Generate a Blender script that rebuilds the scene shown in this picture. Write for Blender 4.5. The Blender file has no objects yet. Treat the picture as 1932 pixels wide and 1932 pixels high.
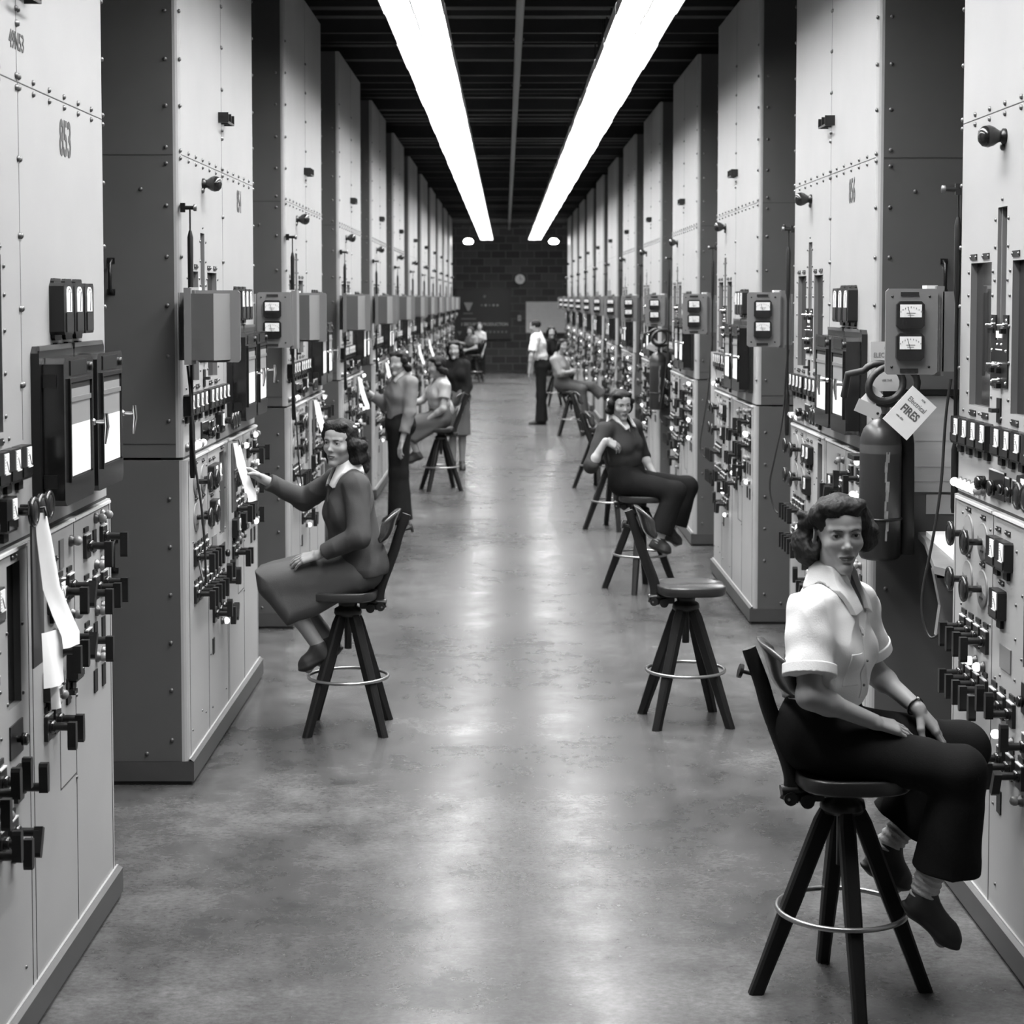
LAMP_L = 66.0        # luminous panel strength
LAMP_Y0 = 4.2       # first lamp of each row
EXPO = 0.0
import bpy, bmesh, math, random
import numpy as np
from mathutils import Vector, Matrix, Euler
PI = math.pi
rnd = random.Random(7)
scene = bpy.context.scene
COL = scene.collection

# ------------------------------------------------------------------ materials
MATS = {}
def mat(name, v=0.5, rough=0.5, metal=0.0, spec=0.5, var=0.0, vscale=8.0, bump=0.0, bscale=120.0, emit=0.0, coat=0.0, stretch=None, sheen=0.0):
    """grey paint / cloth / metal: principled, procedural mottling and bump"""
    if name in MATS: return MATS[name]
    m = bpy.data.materials.new(name); m.use_nodes = True
    nt = m.node_tree; b = nt.nodes['Principled BSDF']
    b.inputs['Base Color'].default_value = (v, v, v, 1)
    b.inputs['Roughness'].default_value = rough
    b.inputs['Metallic'].default_value = metal
    b.inputs['Specular IOR Level'].default_value = spec
    if coat: b.inputs['Coat Weight'].default_value = coat
    if sheen:
        b.inputs['Sheen Weight'].default_value = sheen
    if emit:
        b.inputs['Emission Color'].default_value = (1, 1, 1, 1)
        b.inputs['Emission Strength'].default_value = emit
    tc = None
    if var or bump:
        tc = nt.nodes.new('ShaderNodeTexCoord')
        src = tc.outputs['Object']
        if stretch:
            mp = nt.nodes.new('ShaderNodeMapping'); mp.inputs['Scale'].default_value = stretch
            nt.links.new(src, mp.inputs['Vector']); src = mp.outputs['Vector']
    if var:
        n = nt.nodes.new('ShaderNodeTexNoise'); n.inputs['Scale'].default_value = vscale; n.inputs['Detail'].default_value = 4
        r = nt.nodes.new('ShaderNodeMapRange'); r.inputs['From Min'].default_value = .25; r.inputs['From Max'].default_value = .75
        r.inputs['To Min'].default_value = v * (1 - var); r.inputs['To Max'].default_value = min(1, v * (1 + var))
        nt.links.new(src, n.inputs['Vector']); nt.links.new(n.outputs['Fac'], r.inputs['Value'])
        nt.links.new(r.outputs['Result'], b.inputs['Base Color'])
    if bump:
        n = nt.nodes.new('ShaderNodeTexNoise'); n.inputs['Scale'].default_value = bscale; n.inputs['Detail'].default_value = 3
        bp = nt.nodes.new('ShaderNodeBump'); bp.inputs['Strength'].default_value = bump; bp.inputs['Distance'].default_value = .01
        nt.links.new(src, n.inputs['Vector']); nt.links.new(n.outputs['Fac'], bp.inputs['Height'])
        nt.links.new(bp.outputs['Normal'], b.inputs['Normal'])
    MATS[name] = m
    return m

STEEL = mat('grey_enamel_steel', .32, .42, var=.05, vscale=3, bump=.04, bscale=260)
KICK = mat('dark_grey_kick', .05, .45, var=.1)
SIDE_SHADE = mat('shaded_grey_side_panel', .075, .5, var=.08, vscale=2)  # same enamel as the fronts, shade of the sides put into its colour
SEAM = mat('seam_black', .03, .6)
BLACK = mat('black_bakelite', .010, .34, spec=.35)
BOXM = mat('grey_box_enamel', .16, .45)
BLACKG = mat('black_gloss', .012, .16)
HOLE = mat('dark_interior', .02, .7)
WHITE = mat('meter_dial_white', .85, .5)
PAPER = mat('white_paper', .85, .7, var=.03, vscale=20)
CHART = mat('chart_paper', .2, .5)
CHROME = mat('chrome', .75, .18, metal=1)
BOLT = mat('bolt_steel', .12, .38, metal=.5)
PALE_EDGE = mat('bright_edge', .65, .4)
STENCIL = mat('stencil_ink', .05, .6)
PLATE = mat('dark_nameplate', .02, .5, spec=.25)
GREYPL = mat('grey_insert', .16, .4)
GLASSD = mat('dark_window_glass', .025, .05, spec=.7)
LAMPOFF = mat('lamp_off_glass', .25, .15)
LAMPON = mat('lamp_lit', .9, .3, emit=1.8)
try: LAMPON.cycles.emission_sampling = 'NONE'
except Exception: pass
WOODD = mat('dark_stained_wood', .008, .5, spec=.2, var=.4, vscale=14, stretch=(1, 1, .12))
WOODT = mat('worn_seat_wood', .025, .32, spec=.35, var=.5, vscale=10, stretch=(.3, 2, 1))
IRON = mat('black_iron', .015, .4, metal=.3)
RING = mat('worn_steel_ring', .35, .3, metal=.9)
RUBBER = mat('black_rubber', .012, .5)

# ------------------------------------------------------------------ mesh builder
class MB:
    def __init__(s): s.v = []; s.f = []; s.m = []; s.mats = []; s.sm = []
    def mi(s, m):
        if m not in s.mats: s.mats.append(m)
        return s.mats.index(m)
    def add(s, vs, fs, m, smooth=False, M=None):
        o = len(s.v); k = s.mi(m)
        for p in vs: s.v.append(tuple(M @ Vector(p)) if M is not None else tuple(p))
        for f in fs: s.f.append([o + i for i in f]); s.m.append(k); s.sm.append(smooth)
        return s
    def box(s, lo, hi, m, M=None, bev=0):
        x0, y0, z0 = lo; x1, y1, z1 = hi
        if bev:
            return s.prism([(x0+bev, z0), (x1-bev, z0), (x1, z0+bev), (x1, z1-bev), (x1-bev, z1), (x0+bev, z1), (x0, z1-bev), (x0, z0+bev)], y0, y1, m, M)
        vs = [(x0,y0,z0),(x1,y0,z0),(x1,y1,z0),(x0,y1,z0),(x0,y0,z1),(x1,y0,z1),(x1,y1,z1),(x0,y1,z1)]
        return s.add(vs, [(0,3,2,1),(4,5,6,7),(0,1,5,4),(1,2,6,5),(2,3,7,6),(3,0,4,7)], m, False, M)
    def prism(s, poly, y0, y1, m, M=None, smooth=False):
        """polygon in x,z (counter-clockwise seen from -y) extruded y0..y1"""
        n = len(poly)
        vs = [(p[0], y0, p[1]) for p in poly] + [(p[0], y1, p[1]) for p in poly]
        s.add(vs, [tuple(range(n)), tuple(range(2*n-1, n-1, -1))], m, False, M)
        return s.add(vs, [(i, i+n, (i+1) % n + n, (i+1) % n) for i in range(n)], m, smooth, M)
    def prismz(s, poly, z0, z1, m, M=None):
        n = len(poly)
        vs = [(p[0], p[1], z0) for p in poly] + [(p[0], p[1], z1) for p in poly]
        return s.add(vs, [tuple(range(n-1, -1, -1)), tuple(range(n, 2*n))] + [(i, (i+1) % n, (i+1) % n + n, i+n) for i in range(n)], m, False, M)
    def tube(s, pts, r, m, n=10, closed=False, caps=True, M=None, flat=None):
        """round (or flat: radius pair) tube along points; r a number or list"""
        P = [Vector(p) for p in pts]; N = len(P)
        rs = r if isinstance(r, (list, tuple)) else [r] * N
        vs = []; up = None
        for i in range(N):
            a = P[(i-1) % N] if (closed or i > 0) else P[i]
            b = P[(i+1) % N] if (closed or i < N-1) else P[i]
            t = (b - a)
            if t.length < 1e-9: t = Vector((0, 0, 1))
            t.normalize()
            if up is None:
                up = Vector((0, 0, 1)) if abs(t.z) < .9 else Vector((0, 1, 0))
                if flat is not None: up = Vector(flat[2])
            w = t.cross(up)
            if w.length < 1e-6: w = t.orthogonal()
            w.normalize(); u2 = w.cross(t).normalized(); up = u2
            for k in range(n):
                an = 2 * PI * k / n
                ra, rb = (rs[i], rs[i]) if flat is None else (rs[i] * flat[0], rs[i] * flat[1])
                vs.append(P[i] + w * (math.cos(an) * ra) + u2 * (math.sin(an) * rb))
        fs = []
        R = N if closed else N - 1
        for i in range(R):
            j = (i + 1) % N
            for k in range(n):
                l = (k + 1) % n
                fs.append((i*n+k, i*n+l, j*n+l, j*n+k))
        s.add(vs, fs, m, n > 5, M)
        if caps and not closed:
            s.add(vs, [tuple(range(n-1, -1, -1)), tuple(range((N-1)*n, N*n))], m, False, M)
        return s
    def lathe(s, prof, m, n=16, M=None, smooth=True):
        """profile [(r, z)] about z"""
        vs = []
        for r, z in prof:
            for k in range(n): vs.append((r*math.cos(2*PI*k/n), r*math.sin(2*PI*k/n), z))
        fs = []
        for i in range(len(prof)-1):
            for k in range(n):
                l = (k+1) % n; fs.append((i*n+k, i*n+l, (i+1)*n+l, (i+1)*n+k))
        fs2 = []
        if prof[0][0] > 1e-6: fs2.append(tuple(range(n-1, -1, -1)))
        if prof[-1][0] > 1e-6: fs2.append(tuple(range((len(prof)-1)*n, len(prof)*n)))
        s.add(vs, fs, m, smooth, M)
        if fs2: s.add(vs, fs2, m, False, M)
        return s
    def ball(s, c, r, m, n=12, sc=(1,1,1)):
        k = max(5, n // 2)
        pr = [(max(1e-7, math.sin(PI*i/k)) * r, -math.cos(PI*i/k) * r) for i in range(k+1)]
        return s.lathe(pr, m, n, Matrix.Translation(c) @ Matrix.Diagonal((*sc, 1)))
    def torus(s, c, R, r, m, n=28, k=8, M=None):
        pts = [(c[0]+R*math.cos(2*PI*i/n), c[1]+R*math.sin(2*PI*i/n), c[2]) for i in range(n)]
        return s.tube(pts, r, m, k, closed=True, M=M)
    def mesh(s, name):
        me = bpy.data.meshes.new(name)
        me.from_pydata(s.v, [], s.f)
        for m in s.mats: me.materials.append(m)
        me.polygons.foreach_set('material_index', s.m)
        me.polygons.foreach_set('use_smooth', s.sm)
        me.update()
        # drop zero-area leftovers of lathe poles
        return me

OUT = Matrix.Rotation(PI/2, 4, 'X')      # lathe axis z -> towards -y (out of a panel front)
def outM(u, z, y=0.0): return Matrix.Translation((u, y, z)) @ OUT

def ob(name, me, parent=None, loc=(0,0,0), rot=None):
    o = bpy.data.objects.new(name, me); COL.objects.link(o)
    o.location = loc
    if rot is not None: o.rotation_euler = rot
    if parent is not None: o.parent = parent
    return o
def empty(name, loc=(0,0,0), rz=0.0):
    o = bpy.data.objects.new(name, None); COL.objects.link(o)
    o.location = loc; o.rotation_euler = (0, 0, rz); o.empty_display_size = .1
    return o
def tag(o, label, cat, group=None, kind=None):
    if label: o['label'] = label
    if cat: o['category'] = cat
    if group: o['group'] = group
    if kind: o['kind'] = kind
    return o
def struct(name, mb):
    o = ob(name, mb.mesh(name)); o['kind'] = 'structure'; return o
def text_mesh(txt, size, m, sx=1.0, ext=0.001, align='CENTER', bold=0.0):
    cu = bpy.data.curves.new('lettering', 'FONT'); cu.body = txt; cu.size = size; cu.extrude = ext
    cu.align_x = align; cu.align_y = 'CENTER'; cu.offset = bold; cu.resolution_u = 3
    t = bpy.data.objects.new('lettering', cu)
    COL.objects.link(t)
    bpy.context.view_layer.update()
    me = bpy.data.meshes.new_from_object(t.evaluated_get(bpy.context.evaluated_depsgraph_get()))
    bpy.data.objects.remove(t); bpy.data.curves.remove(cu)
    me.materials.clear(); me.materials.append(m)
    me.transform(Matrix.Rotation(PI/2, 4, 'X') @ Matrix.Diagonal((sx, 1, 1, 1)))   # stands up, faces -y
    return me
ORD = ['first','second','third','fourth','fifth','sixth','seventh','eighth','ninth','tenth','eleventh','twelfth']
# ------------------------------------------------------------------ setting
XL, XR = -1.40, 1.63            # cabinet fronts
WALL_L, WALL_R = -2.70, 2.93
Y0, Y1 = 1.0, 52.9
ZC = 4.45
def floor_mat():
    m = bpy.data.materials.new('waxed_concrete_floor'); m.use_nodes = True
    nt = m.node_tree; b = nt.nodes['Principled BSDF']
    tc = nt.nodes.new('ShaderNodeTexCoord')
    def noise(sc, det, rough=.6, st=(1,1,1), dist=0.0):
        mp = nt.nodes.new('ShaderNodeMapping'); mp.inputs['Scale'].default_value = st
        nt.links.new(tc.outputs['Object'], mp.inputs['Vector'])
        n = nt.nodes.new('ShaderNodeTexNoise'); n.inputs['Scale'].default_value = sc; n.inputs['Detail'].default_value = det
        n.inputs['Roughness'].default_value = rough; n.inputs['Distortion'].default_value = dist
        nt.links.new(mp.outputs['Vector'], n.inputs['Vector']); return n.outputs['Fac']
    def ramp(sock, a, bb, lo, hi):
        r = nt.nodes.new('ShaderNodeMapRange'); r.inputs['From Min'].default_value = a; r.inputs['From Max'].default_value = bb
        r.inputs['To Min'].default_value = lo; r.inputs['To Max'].default_value = hi
        nt.links.new(sock, r.inputs['Value']); return r.outputs['Result']
    def math_(op, a, c):
        n = nt.nodes.new('ShaderNodeMath'); n.operation = op
        for i, q in enumerate((a, c)):
            if isinstance(q, (int, float)): n.inputs[i].default_value = q
            else: nt.links.new(q, n.inputs[i])
        return n.outputs[0]
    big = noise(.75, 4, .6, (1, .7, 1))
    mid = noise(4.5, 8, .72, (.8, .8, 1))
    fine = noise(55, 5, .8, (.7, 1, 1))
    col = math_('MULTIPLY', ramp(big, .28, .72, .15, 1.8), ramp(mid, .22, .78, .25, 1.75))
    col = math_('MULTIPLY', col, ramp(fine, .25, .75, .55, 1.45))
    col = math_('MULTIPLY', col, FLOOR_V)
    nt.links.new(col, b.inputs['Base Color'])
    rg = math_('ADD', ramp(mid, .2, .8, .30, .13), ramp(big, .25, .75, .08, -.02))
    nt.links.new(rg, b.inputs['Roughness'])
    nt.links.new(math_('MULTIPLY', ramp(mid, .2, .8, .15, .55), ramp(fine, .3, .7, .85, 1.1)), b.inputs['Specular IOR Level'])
    return m
FLOOR_V = .072
FLOORM = floor_mat()
CEILM = mat('dark_ceiling', .012, .9, var=.3, vscale=2)
WALLM = mat('dark_painted_wall', .10, .8, var=.2)

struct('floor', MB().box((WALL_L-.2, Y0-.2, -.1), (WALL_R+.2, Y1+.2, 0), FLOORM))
c = MB(); c.box((WALL_L-.2, Y0-.2, ZC), (WALL_R+.2, Y1+.2, ZC+.1), CEILM)
y = Y0 + .4
r2 = random.Random(3)
while y < Y1 - .3:                       # ribbed deck: transverse joists and slats
    w = r2.choice([.06, .10, .16]); h = r2.choice([.05, .12, .20])
    c.box((WALL_L, y, ZC-h), (WALL_R, y+w, ZC), CEILM); y += w + r2.uniform(.18, .5)
struct('ceiling', c)
struct('wall_left', MB().box((WALL_L-.2, Y0, 0), (WALL_L, Y1, ZC), WALLM))
struct('wall_right', MB().box((WALL_R, Y0, 0), (WALL_R+.2, Y1, ZC), WALLM))

def block_wall_mat():
    m = bpy.data.materials.new('dark_concrete_block'); m.use_nodes = True
    nt = m.node_tree; b = nt.nodes['Principled BSDF']; b.inputs['Roughness'].default_value = .85
    tc = nt.nodes.new('ShaderNodeTexCoord'); sp = nt.nodes.new('ShaderNodeSeparateXYZ'); cb = nt.nodes.new('ShaderNodeCombineXYZ')
    nt.links.new(tc.outputs['Object'], sp.inputs[0]); nt.links.new(sp.outputs['X'], cb.inputs['X']); nt.links.new(sp.outputs['Z'], cb.inputs['Y'])
    br = nt.nodes.new('ShaderNodeTexBrick'); br.inputs['Scale'].default_value = 1.0
    br.inputs['Brick Width'].default_value = .42; br.inputs['Row Height'].default_value = .22; br.inputs['Mortar Size'].default_value = .014
    br.inputs['Color1'].default_value = (.025, .025, .025, 1); br.inputs['Color2'].default_value = (.06, .06, .06, 1); br.inputs['Mortar'].default_value = (.085, .085, .085, 1)
    nt.links.new(cb.outputs[0], br.inputs['Vector']); nt.links.new(br.outputs['Color'], b.inputs['Base Color'])
    return m
struct('wall_back', MB().box((WALL_L-.2, Y1, 0), (WALL_R+.2, Y1+.2, ZC), block_wall_mat()))

# back wall: bulletin board, whiteboard, clock, switch
BOARD = mat('black_board', .012, .5); MARK = mat('board_lettering', .45, .6); MARK2 = mat('board_lettering_dim', .16, .6)
t = empty('notice_board', (-.62, Y1-.021, .95)); tag(t, 'large black production notice board on the block wall at the aisle end', 'notice board')
fr = MB(); fr.box((-.86, -.03, 0), (.76, .0205, 1.44), BOARD); fr.box((-.88, -.045, -.03), (.78, .0, 0), BLACK); fr.box((-.88, -.045, 1.44), (.78, 0, 1.47), BLACK)
ob('panel', fr.mesh('panel'), t)
lm = text_mesh('1 SECURITY PRODUCTION', .125, MARK, .92, .002, bold=.004)
ob('lettering', lm, t, (.0, -.033, .42))
em = MB()
em.prism([(-.60, 1.06), (-.50, .82), (-.44, .82), (-.34, 1.06)], -.036, -.03, MARK)
ob('emblem', em.mesh('emblem'), t)
for me in (MB().box((-.62, -.036, .72), (-.34, -.03, .76), MARK2), MB().box((-.68, -.036, .565), (-.24, -.03, .60), MARK2), MB().prism([(-.80, .22), (-.73, .10), (-.66, .22)], -.036, -.03, MARK2)):
    ob('caption', me.mesh('caption'), t)
for i in range(5):
    ob('marker', MB().box((-.03, -.036, -.03), (.03, -.03, .03), MARK if i in (1, 3, 4) else MARK2).mesh('marker'), t, (-.08 + .115*i, 0, .98))
for i in range(6):
    ob('marker', MB().box((-.028, -.036, -.03), (.028, -.03, .03), MARK2).mesh('marker'), t, (.06 + .115*i, 0, .2))
lt = MB(); lt.lathe([(.05, 0), (.05, .03), (.035, .045), (0, .05)], LAMPOFF, 12, outM(0, 0)); ob('lamp_boss', lt.mesh('lamp_boss'), t, (0, -.03, 1.24))

BLIND = mat('pale_notice_sheet', .88, .7, var=.04, vscale=9)
wb = empty('wall_board', (1.2, Y1-.02, 1.13)); tag(wb, 'large pale blank board on the block wall at the aisle end', 'wall board')
ob('sheet', MB().box((-.60, -.02, 0), (.60, .0, .90), BLIND).mesh('sheet'), wb)
ob('frame', MB().box((-.62, -.03, -.02), (.62, 0, 0), GREYPL).box((-.62, -.03, .9), (.62, 0, .92), GREYPL).box((-.62, -.03, 0), (-.60, 0, .9), GREYPL).box((.6, -.03, 0), (.62, 0, .9), GREYPL).mesh('frame'), wb)
ck = empty('wall_clock', (.42, Y1-.02, 2.69)); tag(ck, 'round white-faced wall clock on the dark block wall', 'clock')
ob('case', MB().lathe([(.17, 0), (.17, .05), (.15, .06), (.145, .045), (0, .045)], BLACK, 28, OUT).mesh('case'), ck)
ob('face', MB().lathe([(.145, .046), (0, .047)], WHITE, 28, OUT).mesh('face'), ck)
ob('hands', MB().box((-.006, -.052, -.01), (.006, -.049, .10), BLACK).box((-.01, -.052, -.006), (.07, -.049, .006), BLACK).mesh('hands'), ck)
sb = empty('switch_box', (.404, Y1-.02, 1.47)); tag(sb, 'small grey switch box on the back wall between the boards', 'switch box')
ob('case', MB().box((-.05, -.06, 0), (.05, 0, .17), mat('light_box', .4, .5), bev=.01).mesh('case'), sb)
ob('lever', MB().box((-.012, -.09, .07), (.012, -.06, .10), BLACK).mesh('lever'), sb)

# ceiling pipe
pp = MB()
pp.tube([(.10, 3.0, 4.12), (.10, 52.0, 4.12)], .03, mat('grey_pipe', .12, .5), 10)
for yy in range(5, 52, 3): pp.torus((.10, yy, 4.12), .035, .01, IRON, 12, 6, None)
for yy in range(5, 52, 3): pp.box((.095, yy-.02, 4.14), (.105, yy+.02, ZC), IRON)
tag(ob('conduit_pipe', pp.mesh('conduit_pipe')), 'long grey conduit pipe hung under the dark ceiling between the lamp rows', 'pipe')

# ------------------------------------------------------------------ lamps
HOODM = mat('lamp_hood_enamel', .30, .5); HOODI = mat('lamp_hood_inside', .6, .6)
TUBE = mat('lit_fluorescent_tube', .9, .4, emit=1.0)
def tube_mat(strength):
    m = TUBE; m.node_tree.nodes['Principled BSDF'].inputs['Emission Strength'].default_value = strength
tube_mat(LAMP_L)
LZ = 3.74                                  # lip height
Lw, LL, LD = .168, 1.22, .055             # half width, length, depth of the baffles under the glowing panel
hood = MB()
pr = [(-Lw, 0), (-Lw, LD), (-.08, LD+.09), (.08, LD+.09), (Lw, LD), (Lw, 0)]
for (a, b2) in zip(pr[:-1], pr[1:]):
    d = Vector((b2[0]-a[0], b2[1]-a[1])).normalized(); nx, nz = -d.y*.006, d.x*.006
    hood.add([(a[0]+nx, 0, a[1]+nz), (b2[0]+nx, 0, b2[1]+nz), (b2[0]+nx, LL, b2[1]+nz), (a[0]+nx, LL, a[1]+nz)], [(0, 1, 2, 3)], HOODM)
    hood.add([(a[0], 0, a[1]), (b2[0], 0, b2[1]), (b2[0], LL, b2[1]), (a[0], LL, a[1])], [(3, 2, 1, 0)], HOODI)
    for yy in (0, LL):
        hood.add([(a[0], yy, a[1]), (b2[0], yy, b2[1]), (b2[0]+nx, yy, b2[1]+nz), (a[0]+nx, yy, a[1]+nz)], [(0, 1, 2, 3)], HOODM)
hood = hood.mesh('lamp_hood')
louv = MB()                                # white cross louvres, added to cut light thrown along the row
for k in range(15):
    yy = LL*(k+.5)/15
    louv.box((-Lw+.002, yy-.002, .002), (Lw-.002, yy+.002, LD-.008), HOODI)
louv.box((-.004, .01, .002), (.004, LL-.01, .012), HOODI)
louv = louv.mesh('added_louvres')
diff = MB()                                # glowing panel above the louvres
diff.add([(-Lw+.01, .004, LD), (Lw-.01, .004, LD), (Lw-.01, LL-.004, LD), (-Lw+.01, LL-.004, LD)], [(3, 2, 1, 0)], TUBE)
diff = diff.mesh('luminous_panel')
spine = MB().box((-.05, .05, LD+.10), (.05, LL-.05, LD+.15), HOODM).tube([(0, .3, .2), (0, .3, ZC-LZ)], .008, IRON, 6).tube([(0, LL-.3, .2), (0, LL-.3, ZC-LZ)], .008, IRON, 6).mesh('ballast_channel')
NL = 38
for side, lx in (('left', -.52), ('right', .80)):
    for i in range(NL):
        yy = LAMP_Y0 + i * 1.235
        if yy > 49.0: break
        e = empty('ceiling_lamp', (lx, yy, LZ + (.012 if i % 2 else 0)))
        tag(e, 'fluorescent trough lamp number %d from the front in the %s ceiling row' % (i+1, side), 'ceiling lamp', 'fluorescent trough lamps in the %s row' % side)
        ob('lamp_hood', hood, e); ob('luminous_panel', diff, e); ob('added_louvres', louv, e); ob('ballast_channel', spine, e)
# two small hooded lamps by the back wall
globe = MB().lathe([(0, -.07), (.10, -.06), (.14, 0), (.10, .06), (.05, .09), (0, .09)], mat('lit_globe', .9, .4, emit=45.0), 18).mesh('globe')
stem = MB().tube([(0, 0, .08), (0, 0, ZC-3.70)], .012, IRON, 8).lathe([(.06, .08), (.09, .10), (.02, .14)], BLACK, 14).mesh('stem')
for lx, side in ((-1.03, 'left'), (1.33, 'right')):
    e = empty('globe_lamp', (lx, 50.0, 3.70)); tag(e, 'small glowing globe lamp hung near the back wall beside the %s lamp row' % side, 'lamp', 'globe lamps near the back wall')
    ob('globe', globe, e); ob('stem', stem, e)
# ------------------------------------------------------------------ control cabinets
# local frame: x = along the front (operator's left to right), front faces -y, z up
W, H, DEP = 2.26, 4.20, 1.22
SPLIT = 1.44                      # ledge between upper and lower fronts
LOWY = -0.013                     # lower front stands a little proud
HOLES_UP = [(.500, .610, 2.0, 2.43, .10), (.163, .432, 1.758, 2.252, .07), (.682, .950, 1.758, 2.252, .07)]
HOLES_LO = [(.912, 1.046, .98, 1.385, .07)]
def front(mb, y, z0, z1, holes, m):
    us = sorted({.03, W-.03} | {h[0] for h in holes} | {h[1] for h in holes})
    zs = sorted({z0, z1} | {h[2] for h in holes} | {h[3] for h in holes})
    for a, b in zip(us[:-1], us[1:]):
        for c, d in zip(zs[:-1], zs[1:]):
            if any(a >= h[0]-1e-6 and b <= h[1]+1e-6 and c >= h[2]-1e-6 and d <= h[3]+1e-6 for h in holes): continue
            mb.add([(a, y, c), (b, y, c), (b, y, d), (a, y, d)], [(0, 1, 2, 3)], m)
    for a, b, c, d, q in holes:
        mb.add([(a, y, c), (b, y, c), (b, y, d), (a, y, d), (a, y+q, c), (b, y+q, c), (b, y+q, d), (a, y+q, d)],
               [(0, 4, 5, 1), (1, 5, 6, 2), (2, 6, 7, 3), (3, 7, 4, 0)], GREYPL)
        mb.add([(a, y+q, c), (b, y+q, c), (b, y+q, d), (a, y+q, d)], [(0, 1, 2, 3)], HOLE)
def corner_poly(yf):
    r = .03; L = []
    for k in range(5):
        a = PI + PI/2*k/4; L.append((r + r*math.cos(a), yf + r + r*math.sin(a)))
    for k in range(5):
        a = 1.5*PI + PI/2*k/4; L.append((W-r + r*math.cos(a), yf + r + r*math.sin(a)))
    return L
def shell(mb, yf, z0, z1):
    p = corner_poly(yf) + [(W, DEP), (0, DEP)]
    n = len(p)
    for i in range(n):
        a, b = p[i], p[(i+1) % n]
        if i == 4: continue                                   # the front itself
        mb.add([(a[0], a[1], z0), (b[0], b[1], z0), (b[0], b[1], z1), (a[0], a[1], z1)], [(0, 1, 2, 3)], STEEL if i < 9 else SIDE_SHADE, i < 9)
    for z, flip in ((z0, 1), (z1, 0)):
        f = list(range(n)); f = f[::-1] if flip else f
        mb.add([(q[0], q[1], z) for q in p], [tuple(f)], STEEL)
def body_mesh():
    mb = MB()
    shell(mb, 0, SPLIT, H); front(mb, 0, SPLIT, H, HOLES_UP, STEEL)
    shell(mb, LOWY, .10, SPLIT-.012); front(mb, LOWY, .10, SPLIT-.012, HOLES_LO, STEEL)
    mb.box((.02, .004, SPLIT-.014), (W-.02, .1, SPLIT), SEAM)
    mb.box((.07, LOWY-.008, SPLIT-.022), (.548, LOWY, SPLIT-.013), PALE_EDGE)      # lips toned pale for the light they catch from above
    mb.box((.562, LOWY-.008, SPLIT-.022), (1.125, LOWY, SPLIT-.013), PALE_EDGE)
    mb.box((1.175, LOWY-.008, SPLIT-.022), (1.685, LOWY, SPLIT-.013), PALE_EDGE); mb.box((1.695, LOWY-.008, SPLIT-.022), (2.205, LOWY, SPLIT-.013), PALE_EDGE)
    # seams
    t = .0028
    mb.box((.03, -.0012, 2.748), (W-.03, .002, 2.748+t), SEAM)
    mb.box((1.149, -.0008, 1.72), (1.149+t*.7, .002, 2.748), SEAM); mb.box((1.14, -.0008, 2.75), (1.14+t*.7, .002, H), SEAM)
    for u, z0, z1 in [(.053, .11, 1.42), (.553, .11, 1.42), (1.128, .11, 1.42), (1.170, .11, 1.42), (1.690, .11, 1.42), (2.207, .11, 1.42)]:
        mb.box((u-.002, LOWY-.0012, z0), (u+.002, LOWY+.002, z1), SEAM)
    mb.box((1.480, LOWY-.0012, .60), (1.485, LOWY+.002, 1.10), SEAM); mb.box((1.48, LOWY-.001, .598), (1.69, LOWY+.002, .602), SEAM)
    for x in (0, W):                                          # side seams
        s = -1 if x == 0 else 1
        for z in (1.497, 2.745): mb.box((min(x, x+s*.0015), .03, z), (max(x, x+s*.0015), DEP, z+.004), SEAM)
        # side door grab handles
        for z in (2.225, 1.015):
            mb.tube([(x, .30, z+.07), (x+s*.035, .30, z+.055), (x+s*.035, .30, z-.055), (x, .30, z-.07)], .008, BLACK, 8)
            mb.box((min(x, x+s*.004), .285, z+.055), (max(x, x+s*.004), .318, z+.08), BLACK); mb.box((min(x, x+s*.004), .285, z-.08), (max(x, x+s*.004), .318, z-.055), BLACK)
    return mb.mesh('cabinet_body')
def kick_mesh():
    mb = MB()
    p = [(-.004, -.035), (-.004, DEP), (W+.004, DEP), (W+.004, -.035)][::-1]
    for z0, z1, g, m in ((.018, .104, 0, KICK), (0, .018, .012, SEAM)):
        q = [(x + (g if x < 1 else -g), y + (g if y < 1 else -g)) for x, y in p]
        q = [q[3], q[0], q[1], q[2]]
        mb.prismz([(a, b) for a, b in q][::-1] if False else [( -.004+g, -.035+g), (W+.004-g, -.035+g), (W+.004-g, DEP), (-.004+g, DEP)], z0, z1, m)
    mb.add([(-.004, -.035, .104), (W+.004, -.035, .104), (W, LOWY-.006, .114), (0, LOWY-.006, .114)], [(0, 1, 2, 3)], KICK)
    mb.box((0, LOWY-.007, .112), (W, LOWY, .117), STEEL)
    mb.add([(0, -.001, .104), (0, DEP, .104), (-.004, DEP, .104), (-.004, -.035, .104), (0, LOWY, .122)], [(0, 1, 2, 3)], KICK)
    return mb.mesh('kick_plate')
BOLTP = [(.0, 0), (.0095, 0), (.0085, .005), (.0045, .008), (0, .0085)]
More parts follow.
